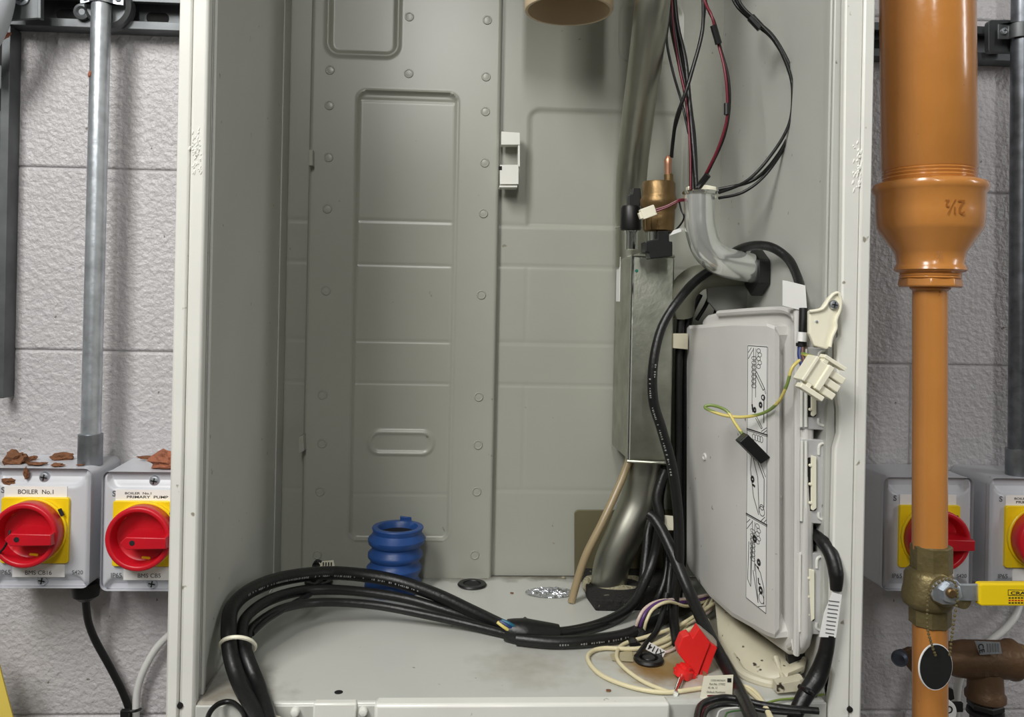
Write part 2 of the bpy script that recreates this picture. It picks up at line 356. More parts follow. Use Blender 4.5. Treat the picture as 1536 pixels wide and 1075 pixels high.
# floor panel with its folded front lip
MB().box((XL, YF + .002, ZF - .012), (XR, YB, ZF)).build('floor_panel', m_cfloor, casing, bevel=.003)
a = P(562, 1064, YF - .002); b = P(1003, 1072, YF - .002)
MB().box((a.x, YF - .006, ZF - .03), (b.x, YF + .008, ZF + .0016)).build('front_lip', m_flange, casing, bevel=.0025)
MB().box((XL, YF + .001, ZF - .03), (XR, YF + .0045, ZF - .002)).build('front_lip', m_white, casing, bevel=.001)
a = P(470, 1062, YF); b = P(535, 1062, YF)
MB().box((a.x, YF - .002, ZF - .03), (b.x, YF + .006, ZF + .0008)).build('lip_tab', m_flange, casing, bevel=.0015)
for x in (545, 443):
    c = P(x, 1072, YF); MB().disc((c.x, YF - .003, ZF - .006), (0, -1, 0), 0, [(-.004, .0035), (0, .0035), (.0015, .0025), (.002, .001)], 16).build('lip_boss', m_flange, casing)
for x, y in ((270, 1058), (1275, 1064)):
    c = P(x, y, YF - .0003); MB().disc(c, (0, -1, 0), 0, [(-.003, .0023), (.0004, .0023)], 20).build('screw_hole', m_dark, casing)
# back panel (heightfields: the pressed relief is real)
def xz(px, py, Y=YB): p = P(px, py, Y); return p.x, p.z
bx0, bz1 = xz(795, 164); _, bz0 = xz(787, 735); lines = [xz(850, y)[1] for y in (340, 401, 515, 578, 735)]
vx = xz(790, 455)[0]; px0, pz0 = xz(928, 92); px1, pz1 = xz(1022, 8)
def fback(x, z):
    h = -.0022 * (1 - smooth01((sd(x, z, bx0, bz0 - .3, .26, bz1, .012) + .0015) / .003)) if z > lines[0] else 0
    for i, zl in enumerate(lines):
        h -= .0007 * math.exp(-((z - zl) / .0014) ** 2) * (1 if x < .29 else 0)
    for zt, zb_ in ((lines[1], lines[2]), (lines[3], lines[4])):
        if zb_ < z < zt: h -= .0005 * math.exp(-((x - vx) / .0013) ** 2)
    h -= .0025 * (1 - smooth01((sd(x, z, px0, pz0, px1, pz1, .014) + .002) / .004))
    return h
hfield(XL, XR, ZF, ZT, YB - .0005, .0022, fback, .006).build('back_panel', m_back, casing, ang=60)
sx0 = P(470, 0, .958).x * .5 + P(448, 860, .958).x * .5; sx1 = P(755, 0, .958).x * .5 + P(737, 860, .958).x * .5
YS = .958
rx0, rz1 = xz(540, 137, YS); rx1, _ = xz(686, 142, YS); _, rz0 = xz(524, 808, YS)
rx0 = (rx0 + xz(525, 800, YS)[0]) / 2; rx1 = (rx1 + xz(670, 800, YS)[0]) / 2
qx0, qz0 = xz(490, 82, YS); qx1, _ = xz(598, 82, YS); ox0, oz0 = xz(551, 683, YS); ox1, oz1 = xz(651, 647, YS)
slines = [xz(600, y, YS)[1] for y in (150, 331, 397, 512, 575, 742)]
def fstrip(x, z):
    d = sd(x, z, rx0, rz0, rx1, rz1, .009); ins = 1 - smooth01((d + .0016) / .0032)
    h = -.0042 * ins
    h += .0012 * math.exp(-((d - .0012) / .0012) ** 2)
    for i, zl in enumerate(slines): h -= ins * .0007 * math.exp(-((z - zl) / .0013) ** 2)
    d2 = sd(x, z, ox0, oz0, ox1, oz1, .0135); h += .0022 * math.exp(-((d2 + .002) / .0022) ** 2)
    d3 = sd(x, z, qx0, qz0, qx1, qz0 + .13, .014); h += .002 * math.exp(-((d3 + .001) / .0022) ** 2) - .003 * (1 - smooth01((d3 + .006) / .003))
    e = min(x - sx0, sx1 - x); h -= .003 * (1 - smooth01(e / .0025))
    return h
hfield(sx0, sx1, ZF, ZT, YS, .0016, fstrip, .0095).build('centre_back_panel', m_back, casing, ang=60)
dimp = None
for px, py in [(614, 25), (731, 30), (495, 105), (613, 110), (729, 115), (494, 158), (728, 167), (493, 236), (727, 244), (491, 313), (725, 320), (489, 436), (722, 442), (484, 592), (718, 595), (483, 665), (717, 667), (480, 737), (715, 737), (476, 832), (712, 832)]:
    c = P(px, py, YS - .0002)
    if dimp is None:
        dimp = MB().disc(c, (0, -1, 0), 0, [(-.001, .0054), (0, .0054), (.0009, .0048), (.0009, .0042), (.0002, .0036), (.0004, .001)], 22).build('pressed_dimple', m_back, casing); d0 = c
    else: o = dimp.copy(); COL.objects.link(o); o.location = c - d0
# slotted bracket on the edge of the centre panel
def pbox(t, name, poly, Y, dep, m, bevel=.0004, label=None): return MB().pp(poly, Y, dep).build(name, m, t, smooth=False, bevel=bevel, label=label)
br = pbox(casing, 'slotted_bracket', [(752, 197), (780, 199), (780, 217), (752, 217)], .945, .014, m_flange)
pbox(casing, 'slotted_bracket', [(750, 247), (778, 247), (778, 276), (750, 276)], .944, .014, m_flange)
pbox(casing, 'bracket_rail', [(777, 215), (780, 215), (780, 250), (777, 250)], .946, .016, m_flange)
pbox(casing, 'bracket_rail', [(749, 278), (776, 278), (776, 281), (749, 281)], .940, .018, m_flange)
pbox(casing, 'bracket_slot', [(748, 249), (753, 249), (753, 255), (748, 255)], .9435, .002, m_dark)
pbox(casing, 'edge_clip', [(463, 224), (469, 224), (469, 248), (463, 248)], .946, .014, m_back)
pbox(casing, 'edge_clip', [(448, 655), (455, 652), (456, 676), (448, 680)], .944, .014, m_back)
# holes and marks in the floor panel
def fdisc(t, name, px, py, rx, m, h=.0015, ry=None, hole=None):
    c = PF(px, py); r = rx * c.y / F; mb = MB()
    if hole: mb.rings([(c + Vector((0, 0, -.003)), r * .8), (c + Vector((0, 0, h)), r), (c + Vector((0, 0, h * 2)), r * .93), (c + Vector((0, 0, h * 2)), r * .62), (c + Vector((0, 0, h * .3)), r * .55), (c + Vector((0, 0, h * .3)), .0004)], 32)
    else: mb.rings([(c + Vector((0, 0, -.003)), r), (c + Vector((0, 0, h)), r), (c + Vector((0, 0, h * 1.2)), r * .9)], 32)
    return mb.build(name, m, t)
tg = thing('rubber_grommet', 'round black rubber grommet in the casing floor right of the blue bellows', 'grommet', PF(708, 878)); fdisc(tg, 'flange_ring', 708, 878, 22, m_black, hole=True); fdisc(tg, 'centre_membrane', 708, 878, 12, m_rubber, h=.0022)
tg = thing('rubber_grommet', 'black rubber grommet with a rust stain round it on the casing floor', 'grommet', PF(973, 992)); fdisc(tg, 'flange_ring', 973, 992, 23, m_black, hole=True, h=.002); fdisc(tg, 'centre_membrane', 973, 992, 10, m_black, h=.0035)
tg = thing('rubber_grommet', 'black oval grommet under the cables by the back wall of the casing at left', 'grommet', PF(480, 876)); fdisc(tg, 'flange_ring', 478, 876, 21, m_black, hole=True, h=.0025)
o = MB().rings([(PF(508, 1038) + Vector((0, 0, -.001)), .0034), (PF(508, 1038) + Vector((0, 0, .0003)), .0034)], 16).build('floor_slot', m_dark, casing)
# silver foil insulation showing in the floor cut-out
c = PF(826, 889); mb = MB(); n = 44; vs = [c + Vector((0, 0, .001))]
for j in range(1, 9):
    for k in range(n):
        a = 2 * math.pi * k / n; r = j / 8; p = c + Vector((.028 * r * math.cos(a), .017 * r * math.sin(a), .0012 + (.0022 * noise.noise(Vector((k * 1.7, j * 2.3, 0))) if j < 8 else -.0005))); vs.append(p)
fs = [(0, 1 + k, 1 + (k + 1) % n) for k in range(n)] + [(1 + (j - 1) * n + k, 1 + j * n + k, 1 + j * n + (k + 1) % n, 1 + (j - 1) * n + (k + 1) % n) for j in range(1, 8) for k in range(n)]
solo(mb.add(vs, fs).build('foil_disc', m_foil, None, smooth=False), 'crumpled silver foil filling the round cut-out in the casing floor', 'foil')

# ================================================================== FLUE, TUBES, SILENCER
t = thing('flue_spigot', 'beige round plastic flue pipe hanging down at the top of the boiler casing', 'flue pipe', P(853, 18, .85))
c = P(853, 17, .85); r = 67 * .85 / F; up = Vector((0, 0, 1))
MB().rings([(c + up * .35, r), (c + up * .002, r), (c, r - .001), (c, r - .0035), (c + up * .002, r - .004), (c + up * .35, r - .004), (c + up * .35, r)], 56, cap=False).build('pipe_wall', m_beige, t)
MB().disc(c + up * .345, (0, 0, 1), 0, [(0, r - .004), (.003, r - .004)], 40).build('inner_end', m_dark, t)

t = thing('air_duct', 'steel air duct of bent tube and rectangular silencer box standing in the casing', 'duct', P(913, 885, .915))
MB().tube([P(990, -260, .76), P(983, -60, .79), P(977, 20, .805), P(967, 100, .84), P(955, 190, .885), P(948, 255, .918), P(946, 310, .932), P(946, 400, .936)], .0172, 32, 12).build('upper_tube', m_pipe, t, ang=60)
MB().lpx([(946, 340, 22.6), (946, 342, 23.6), (946, 345, 22.6)], .934).build('tube_seam', m_pipe, t)
def sil(): # silencer: tapered shoulders, front seam
    m = MB(); yf, yb = .862, .956
    x0 = P(946, 500, yf).x; x1 = P(1010, 500, yf).x; z1 = P(975, 382, yf).z; z0 = P(975, 693, yf).z
    def loop(z, e, f=0): return [Vector((x0 + e, yf + e, z)), Vector((x1 - e, yf + e, z)), Vector((x1 - e, yb - e, z)), Vector((x0 + e, yb - e, z))]
    Ls = [loop(z0 - .002, .012), loop(z0 + .001, .001), loop(z0 + .004, 0), loop(z1 - .004, 0), loop(z1 - .001, .001), loop(z1 + .003, .012)]
    vs = [p for l in Ls for p in l]; fs = [(3, 2, 1, 0), tuple(range(20, 24))]
    for i in range(5):
        for k in range(4): fs.append((i * 4 + k, i * 4 + (k + 1) % 4, (i + 1) * 4 + (k + 1) % 4, (i + 1) * 4 + k))
    m.add(vs, fs); return m, x0, x1, z0, z1, yf, yb
m, x0, x1, z0, z1, yf, yb = sil()
m.build('silencer_box', m_duct, t, bevel=.0018)
MB().tube([(x0 + .0005, yf + .0005, z0), (x0 + .0005, yf + .0005, z1)], .0018, 8).build('corner_seam', m_chrome, t)
MB().tube([(x0 - .001, yf - .0002, z0 + .001), (x1, yf - .0002, z0 + .001), (x1 + .001, yb, z0 + .001)], .0016, 8, 4).build('weld_seam', m_duct, t)
MB().tube([(x0, yf, z1 - .001), (x1, yf, z1 - .001)], .0013, 8).build('weld_seam', m_duct, t)
MB().disc(P(955, 406, yf - .0002), (0, -1, 0), 0, [(0, .0018), (.0004, .0015)], 12).build('paint_mark', mat('green paint dot', (20, 110, 90), .6), t, label='small green paint dot')
a = Vector((x0 - .0005, 0, 0)); q = P(922, 420, .94)
MB().box((x0 - .0006, .925, P(922, 452, .94).z), (x0 - .0001, .945, P(922, 386, .94).z)).build('sticker', m_label, t, label='narrow white sticker on the side of the box')
lowp = [P(970, 685, .912), P(967, 715, .912), P(958, 755, .910), P(935, 805, .905), P(918, 845, .905), P(912, 885, .908)]
MB().tube(lowp, [.0235, .0235, .0215, .0200, .0195, .0195], 32, 10).build('lower_tube', m_pipe, t, ang=60)

t = thing('foam_seal', 'black foam seal with dirty beige rim round the foot of the steel tube', 'seal', PF(925, 900))
pol = [(868, 862), (905, 856), (990, 858), (1008, 880), (1000, 912), (940, 917), (893, 916), (880, 898)]
cc = [PF(x, y + 0) for x, y in pol]
MB().hull2([p + Vector((0, 0, -.0005)) for p in cc], [p + Vector((0, 0, .012)) for p in cc]).build('foam_block', m_rubber, t, bevel=.002)
ce = sum(cc, Vector()) / len(cc)
def lump(c, r, sc, seed, amp=.3, sub=3, rz=0):
    bm = bmesh.new(); bmesh.ops.create_icosphere(bm, subdivisions=sub, radius=1); vs = []
    for v in bm.verts:
        n_ = noise.noise(v.co * 1.6 + Vector((seed * 9.1, 0, 0))) + .5 * noise.noise(v.co * 3.7 + Vector((seed * 3.1, 5, 0)))
        q_ = v.co * (1 + amp * n_); q_ = Vector((q_.x * sc[0], q_.y * sc[1], q_.z * sc[2])) * r; q_.rotate(Matrix.Rotation(rz, 3, 'Z')); vs.append(Vector(c) + q_)
    fs = [tuple(v.index for v in f.verts) for f in bm.faces]; bm.free(); m = MB(); m.add(vs, fs); return m
rim = []
for k in range(33):
    a = 2 * math.pi * k / 32; rim.append(P(922, 878, .91) + Vector((.031 * math.cos(a), .02 * math.sin(a), .002 * math.sin(3 * a))))
MB().tube(rim, .0055, 8, 2).build('fibre_rim', m_fibre, t)
lump(P(940, 885, .915) + Vector((.01, 0, -.002)), .035, (1, .6, .12), 3, .2).build('fibre_pad', m_fibre, t)
solo(MB().pp(rrect(862, 765, 1012, 872, 6), .957, .003).build('steel_plate', m_olive, None, bevel=.0004), 'dull olive steel plate fixed behind the lower bent tube on the back panel', 'plate')
solo(MB().tube([P(944, 690, .90), P(930, 725, .895), P(905, 780, .885), P(880, 830, .88), P(866, 870, .88), P(857, 903, .879)], .0042, 12).build('silicone_tube', m_tube, None), 'yellowed silicone tube slanting down left of the lower bent tube', 'tube')

# ================================================================== BLUE BELLOWS
t = thing('rubber_bellows', 'blue rubber bellows hose standing on the casing floor', 'bellows', PF(592, 885))
cT = P(597, 789, .92); cB = Vector((P(589, 860, .92).x, .915, ZF)); H = cT.z - cB.z
prof = [(0, .0285), (.06, .0305), (.16, .0305), (.2, .0275), (.26, .0268), (.32, .0295), (.38, .0302), (.43, .0268), (.49, .0264), (.54, .0298), (.60, .030), (.65, .0266), (.70, .0264), (.75, .0305), (.82, .0315), (.87, .0285), (.91, .0265), (.955, .0275), (.985, .0282), (1., .0275), (1.0, .022), (.97, .0205), (.8, .020), (.5, .020)]
MB().rings([(cB + (cT - cB) * a, r) for a, r in prof], 48).build('bellows_body', m_blue, t, ang=50)
MB().pp([(600, 774), (617, 776), (617, 784), (600, 782)], .944, .003).build('rim_tab', m_blue, t, bevel=.0006)
MB().rings([(cB + (cT - cB) * .9, .0202), (cB + (cT - cB) * .901, .0202)], 32).build('hollow_bottom', m_dark, t)

# ================================================================== ISOLATOR SWITCHES
IW, IH, IY0, IY1 = .106, .1295, 1.0, .925
def make_isolator(c, label, upper, lower, upper2=None, hasct='S420', off=-.0038):
    # c = centre of the front face
    t = thing('isolator_switch', label, 'switch', (c.x, WY, c.z), 'isolator switches on the wall')
    cx, cz = c.x, c.z; hw, hh = IW / 2, IH / 2; zt = cz + hh; zb = cz - hh
    def fn(x, z):
        h = 0
        h -= .010 * (1 - smooth01((sd(x, z, cx - hw + .007, zt - .019, cx + hw - .007, zt + .03, .012) + .002) / .004)) * (1 if z > cz else 0) * (.35 + .65 * smooth01((z - (zt - .02)) / .02))
        h -= .009 * (1 - smooth01((sd(x, z, cx - hw + .007, zb - .03, cx + hw - .007, zb + .014, .011) + .002) / .004)) * (1 if z < cz else 0) * (.35 + .65 * smooth01(((zb + .015) - z) / .015))
        e = sd(x, z, cx - hw, zb, cx + hw, zt, .008); h -= .006 * (1 - smooth01(-e / .006)) ** 2
        return h
    m = hfield(cx - hw, cx + hw, zb, zt, IY1, .0018, fn, .0)
    for v in m.v:   # round the corners
        dx = abs(v.x - cx) - (hw - .008); dz = abs(v.z - cz) - (hh - .008)
        if dx > 0 and dz > 0:
            L = math.hypot(dx, dz)
            if L > .008: v.x = cx + math.copysign(hw - .008 + dx * .008 / L, v.x - cx); v.z = cz + math.copysign(hh - .008 + dz * .008 / L, v.z - cz)
    # sides flare to the back
    nvert = len(m.v)
    k = 0
    for v in m.v:
        if abs(v.y - IY1) < 1e-9 and False: pass
    m.build('front_cover', m_box, t, ang=50)
    lo = [(cx + u * 1.0, cz + w_ * 1.0) for u, w_ in rrect(-hw + .0003, -hh + .0003, hw - .0003, hh - .0003, .0085, 5)]
    hi = [(cx + u, cz + w_) for u, w_ in rrect(-hw - .0015, -hh - .001, hw + .0015, hh + .001, .009, 5)]
    MB().hull2([Vector((x, IY1 + .0068, z)) for x, z in lo], [Vector((x, WY - .001, z)) for x, z in hi]).build('enclosure_body', m_box, t)
    for sz, nm in ((zt - .0108, 1), (zb + .0065, 2)):
        screw((cx + .001, IY1 + .006, sz), .0058, t)
    X = Vector((1, 0, 0)); Z = Vector((0, 0, 1))
    py = .071; yz = cz - .0015; px_ = cx + off
    MB().hull2([Vector((px_ + u, IY1 - .004, yz + w_)) for u, w_ in rrect(-py / 2, -py / 2, py / 2, py / 2, .003)], [Vector((px_ + u, IY1 + .001, yz + w_)) for u, w_ in rrect(-py / 2, -py / 2, py / 2, py / 2, .003)]).build('yellow_plate', m_yel, t, bevel=.0008)
    kc = Vector((px_, IY1, yz + .0005))
    MB().disc(kc, (0, -1, 0), 0, [(.003, .035), (.0075, .035), (.0085, .034)], 48).build('yellow_collar', m_yel, t)
    MB().rings([(kc + Vector((.024, -.009, .021)), .0001)], 3) if False else None
    e = [(u, w_) for u, w_ in rot(rrect(-.002, -.0042, .002, .0042, .0008), .0295, .0205, 25)]
    MB().hull2([kc + Vector((u, -.0088, w_)) for u, w_ in e], [kc + Vector((u, -.0080, w_)) for u, w_ in e]).build('index_window', m_ink, t)
    kn = MB().rings([(kc + Vector((0, -y, 0)), r) for y, r in [(.008, .0322), (.010, .0336), (.023, .0342), (.0265, .0338), (.0275, .0326), (.0275, .0298), (.0265, .0285), (.013, .0265), (.0115, .024), (.0115, .0005)]], 56, True, 'Y').build('rotary_knob', m_red, t, ang=45)
    g = [(-.0145, 0), (-.0085, .006), (.0325, .0052), (.0325, -.0062), (-.0085, -.007)]
    MB().hull2([kc + Vector((u, -.0365, w_ - .001)) for u, w_ in g], [kc + Vector((u, -.010, w_ * 1.5 - .001)) for u, w_ in g]).build('pointer_grip', m_red, kn, bevel=.0008)
    MB().disc(kc + Vector((-.002, -.0366, -.001)), (0, -1, 0), 0, [(-.001, .0028), (.0002, .0028), (.0003, .0015)], 16).build('grip_screw', m_ink, kn)
    for dx, dz, an in ((-.021, .018, 40), (.004, -.0235, -5)):
        e = rot(rrect(-.0045, -.0012, .0045, .0012, .0008), dx, dz, an)
        MB().hull2([kc + Vector((u, -.0130, w_)) for u, w_ in e], [kc + Vector((u, -.0118, w_)) for u, w_ in e]).build('padlock_slot', m_yel, kn)
    def lab(x0, x1, z0, z1, s, h, s2=None, nm='label_strip', bw=.0):
        l = MB().box((cx + x0, IY1 - .0008, cz + z0), (cx + x1, IY1 + .0006, cz + z1)).build(nm, m_label, t)
        mx = (x0 + x1) / 2; mz = (z0 + z1) / 2 - (.0022 if z0 < 0 else 0)
        if s2:
            text(s, (cx + mx - .009, IY1 - .0008, cz + mz + .0022), X, Z, .0026, m_ink, l, width=.028, bold=.02)
            text(s2, (cx + mx + .001, IY1 - .0008, cz + mz - .0018), X, Z, .0029, m_ink, l, width=.044, bold=.02)
        else: text(s, (cx + mx, IY1 - .0008, cz + mz), X, Z, h, m_ink, l, bold=bw)
    lab(-.034 + off, .032 + off, .0335, .0455, upper, .0048, upper2, bw=.01)
    lab(-.024 + off, .031 + off, -.0525, -.0385, lower, .0046, bw=.0)
    text('IP65', (cx - .0355, IY1 - .0001, cz - .0475), X, Z, .0052, m_gink, t, bold=.02)
    text(hasct, (cx + .0405, IY1 - .0001, cz - .0475), X, Z, .0045, m_gink, t, bold=.02)
    text('S', (cx - .0395, IY1 - .0001, cz + .041), X, Z, .0065, m_gink, t, bold=.03)
    return t
zi = P(60, 792, IY1).z
c1 = P(60, 792, IY1); c2 = P(226, 797, IY1); c3 = P(1392, 801, IY1); c4 = P(1550, 802, IY1)
make_isolator(c1, 'grey isolator with red knob at far left marked BOILER No.1', 'BOILER  No.1', 'BMS CB16')
make_isolator(c2, 'grey isolator with red knob marked PRIMARY PUMP, left of the casing', 'BOILER  No.1', 'BMS CB5', 'PRIMARY  PUMP')
make_isolator(c3, 'grey isolator with red knob behind the thin ochre pipe', 'BOILER  No.2', 'BMS CB17', off=0)
make_isolator(c4, 'grey isolator with red knob cut off by the right picture edge', 'BOILER  No.2', 'BMS CB6', 'PRIMARY  PUMP', off=0)
# little black wire hooked over the first knob
solo(MB().tube([P(15, 795, .895), P(13, 806, .893), P(7, 820, .893), P(-4, 832, .9), P(-14, 842, .91)], .0012, 8).build('hooked_wire', m_black, None), 'short thin black wire hooked into the far left red knob', 'wire')

# conduits
def conduit(label, top, bot, cpl0, Yc, rpx, screws, mm=m_galv):
    t = thing('steel_conduit', label, 'conduit', P(*bot, Yc), 'galvanised conduits down the wall')
    r = rpx * Yc / F
    MB().tube([P(*top, Yc), P(*bot, Yc)], r, 28).build('conduit_tube', mm, t)
    MB().rings([(P(*cpl0, Yc), r * 1.02), (P(*cpl0, Yc) - Vector((0, 0, .0004)), r * 1.24), (P(*bot, Yc), r * 1.24)], 28).build('coupling', mat('worn zinc coupling', (140, 144, 148), .42, .9, var=.25, vs=60), t)
    return t
t = conduit('bright galvanised conduit dropping to the far left isolator', (155, -120), (135, 697), (136, 650), .955, 13.7, 1)
c = P(152, 1, .955)
MB().tube([c + Vector((.0105 * 1.1 * math.cos(a), -.0105 * 1.1 * math.sin(a), 0)) for a in [math.pi * k / 8 for k in range(9)]], .0012, 8) if False else None
sd_ = MB()
for k in range(13):
    pass
arc = [(math.cos(math.pi * k / 12) * .0123, -math.sin(math.pi * k / 12) * .0123) for k in range(13)]
out = [(.024, .001)] + arc + [(-.024, .001), (-.024, .0025)] + [(x * .93, y * .93 + .001) for x, y in arc[::-1]] + [(.024, .0025)]
sd_.hull2([c + Vector((x, y, -.004)) for x, y in out], [c + Vector((x, y, .010)) for x, y in out])
sdl = sd_.build('saddle_strap', m_galv, t, bevel=.0008)
for s_ in (-1, 1): screw(c + Vector((s_ * .018, -.0005, .003)), .0035, sdl)
MB().disc(c + Vector((.002, .012, -.001)), (0, -1, 0), 0, [(-.014, .026), (0, .026), (.004, .022)], 32).build('spacer_disc', m_galvd, t)
t = conduit('dark galvanised conduit at the right picture edge behind the ochre pipe', (1533, -120), (1527, 712), (1527, 672), .945, 14.5, 1, mat('darkened zinc', (120, 124, 130), .4, .9, var=.3, vs=70))
c = P(1529, 48, .945)
sd_ = MB().hull2([c + Vector((x * 1.05, y * 1.05, -.009)) for x, y in out], [c + Vector((x * 1.05, y * 1.05, .009)) for x, y in out]); sdl = sd_.build('saddle_strap', m_galvd, t, bevel=.0008)
screw(c + Vector((-.019, -.0015, 0)), .004, sdl)
pbox(t, 'saddle_base', rrect(1483, 30, 1530, 78, 5), .957, .008, m_galvd)
# bracket and bolt at the top left
t = thing('pipe_bracket', 'grey steel bracket with bolt on the channel at the top left corner', 'bracket', P(40, 20, .955))
pbox(t, 'plate', [(12, -30), (60, -30), (60, 26), (54, 27), (12, 30)], .951, .005, m_galvd)
pbox(t, 'folded_edge', [(56, -30), (61, -30), (61, 27), (56, 27)], .944, .008, m_galvd)
c = P(33, -3, .951); MB().disc(c, (0, -1, 0), 0, [(-.001, .0085), (.002, .0085), (.003, .006)], 24).build('washer', m_galv, t); MB().disc(c, (0, -1, 0), 0, [(.002, .0055), (.006, .0055)], 6).build('bolt_head', m_galvd, t)
MB().disc(P(122, 17, .97), (0, -1, 0), 0, [(-.01, .009), (0, .009), (.001, .006), (-.001, .0035)], 28).build('channel_nut', m_galvd, t)
solo(MB().tube([P(-2, -90, .93), P(2, -20, .93), P(0, 8, .93), P(-12, 45, .935), P(-40, 90, .94)], .0135, 24).build('flexible_conduit', mat('pale grey sleeve', (176, 180, 186), .4), None), 'pale grey flexible sleeve curving out at the top left corner', 'conduit')

# rubble on the isolators
def rubble(px, py, Y, r, sc, seed, label, m=m_rust, rz=0, dz=0):
    c = P(px, py, Y); mb = lump(c, r * Y / F, sc, seed, .55, 3, rz); o = mb.build('brick_chip', m, None, smooth=False)
    solo(o, label, 'debris', 'brick debris on the isolators')
ztop = c1.z + IH / 2 + .001
def rub(px, py, r, sc, seed, label, m=m_rust, rz=0):      # sits on the flat top of the boxes
    d = ray(px, py); tt = (ztop + r * .6 * sc[2] * .0007 - CZ) / d.z; c = O + d * tt
    if not (.93 < c.y < .995): c = P(px, py, .965); c.z = ztop + r * sc[2] * .0006
    mb = lump(c, r * .00075, sc, seed, .55, 3, rz); solo(mb.build('brick_chip', m, None, smooth=False), label, 'debris', 'brick debris on the isolators')
rub(24, 687, 15, (1.1, .8, .75), 1, 'dark brown crumbly clod at the left end of the far left isolator')
rub(49, 687, 6, (1.1, .8, .6), 2, 'small brown crumb between the clod and the jagged chip')
rub(92, 685, 11, (1.5, .7, .55), 4, 'jagged brown chip just left of the conduit coupling')
rub(56, 695, 9, (1.5, .8, .25), 5, 'flat brown flake on the edge of the far left isolator')
rub(86, 697, 7, (1.3, .8, .35), 6, 'small brown block-like crumb in front of the jagged chip')
rub(120, 697, 4, (1.4, .7, .3), 8, 'tiny brown crumb beside the foot of the conduit coupling')
rub(246, 690, 17, (1.25, .8, .75), 9, 'largest reddish brick lump on the second isolator beside the casing', m_brick)
rub(219, 686, 8, (1.7, .5, .3), 10, 'thin dark sliver left of the reddish brick lump')
rubble(39, 710, .927, 6, (.6, .5, 1.3), 12, 'upright brown flake in the top recess left of the screw')
rubble(11, 722, .929, 8, (1.4, .5, .6), 13, 'brown crumb in the recess above the BOILER No.1 strip')
rubble(135, 111, .947, 4, (.7, .6, 1.1), 14, 'small orange-brown chip stuck beside the bright conduit near the top', m_brick)
rubble(5, 52, .945, 9, (1., .5, .7), 15, 'orange-brown chip on the upright channel at top left', m_brick)
rubble(557, 973 - 0, .9, .1, (1, 1, 1), 16, 'x') if False else None

# cables under isolators
t = thing('supply_cable', 'black cable with gland hanging below the far left isolator', 'cable', P(195, 1072, .985))
MB().lpx([(129, 873, 20), (129, 880, 20), (129, 893, 18), (128, 900, 9)], .955, 14).build('cable_gland', m_black, t)
MB().tube([P(128, 895, .955), P(132, 930, .965), P(143, 960, .975), P(165, 1000, .98), P(185, 1040, .985), P(196, 1075, .985), P(202, 1130, .985)], .0042, 12).build('cable_sheath', m_cable, t)
solo(MB().tube([P(275, 935, .985), P(240, 965, .985), P(218, 1000, .985), P(206, 1035, .985), P(204, 1075, .985), P(204, 1130, .985)], .0042, 12).build('supply_cable', m_wwhite, None), 'white cable curving down from behind the casing at left', 'cable')
t = thing('cable_tie', 'black cable tie round the black and white cables at bottom left', 'cable tie', P(200, 1069, .98))
MB().tube([P(183, 1070, .985), P(190, 1067, .974), P(203, 1066, .974), P(211, 1063, .984), P(205, 1066, .993), P(188, 1072, .993), P(183, 1070, .985)], .0016, 8).build('strap', m_black, t)
pbox(t, 'locking_head', [(180, 1066), (192, 1066), (192, 1078), (180, 1078)], .972, .006, m_black)
solo(MB().pp([(-60, 960), (-4, 985), (4, 1018), (23, 1090), (-60, 1090)], .93, .002).build('warning_board', m_panel, None), 'yellow sheet corner at the bottom left edge of the picture', 'board')

# ================================================================== OCHRE PIPE, VALVES
YP = .75
t = thing('gas_pipe', 'ochre painted pipe with reducer beside the right edge of the casing', 'pipe', P(1395, 1100, YP))
MB().lpx([(1387, -200, 67), (1390, 0, 67.3), (1393, 255, 67), (1393, 257, 65), (1393, 259, 67), (1393, 262, 65), (1393, 264, 67), (1393, 267, 65), (1393, 269, 66.5), (1393, 274, 64)], YP, 64).build('wide_pipe', m_orange, t, ang=50)
MB().lpx([(1394, 272, 60), (1394, 273, 70), (1394, 277, 80), (1394, 283, 82), (1394, 289, 80), (1394, 293, 77), (1394, 320, 76.5), (1394, 341, 75), (1394, 347, 72), (1395, 378, 51), (1395, 384, 49), (1395, 396, 47.5), (1395, 400, 50), (1395, 405, 51.5), (1395, 408, 48), (1395, 410, 40)], YP, 64).build('reducer_socket', m_orange, t, ang=50)
MB().lpx([(1395, 406, 44), (1395, 410, 44), (1395, 411, 42.5), (1395, 413, 44), (1395, 415, 42.5), (1395, 417, 44), (1395, 419, 40)], YP, 48).build('bush_thread', m_orange, t)
MB().rings([(P(1395, 418, YP), .0265), (P(1395, 429, YP), .0272), (P(1395, 431, YP), .0255)], 8, ph=.3).build('bush_hexagon', m_orange, t, bevel=.0008)
MB().lpx([(1395, 428, 28), (1395, 433, 29), (1395, 436, 25)], YP, 40).build('bush_collar', m_orange, t)
MB().lpx([(1395, 430, 25), (1394.5, 824, 25.2)], YP, 48).build('thin_pipe', m_orange, t)
MB().lpx([(1395, 925, 25.2), (1395, 1180, 25.5)], YP, 48).build('thin_pipe', m_orange, t)
c = P(1432, 309, YP - .044)
def onpipe(px, py, rpx):     # point and normal where the line of sight meets the round fitting
    a = P(1394, py, YP); r = rpx * YP / F; d = ray(px, py); o = O - a; A_ = d.x ** 2 + d.y ** 2; B2 = d.x * o.x + d.y * o.y; C_ = o.x ** 2 + o.y ** 2 - r * r
    q = O + d * ((-B2 - math.sqrt(B2 * B2 - A_ * C_)) / A_); n_ = Vector((q.x - a.x, q.y - a.y, 0)).normalized(); return q, n_
q, n_ = onpipe(1432, 310, 76.5)
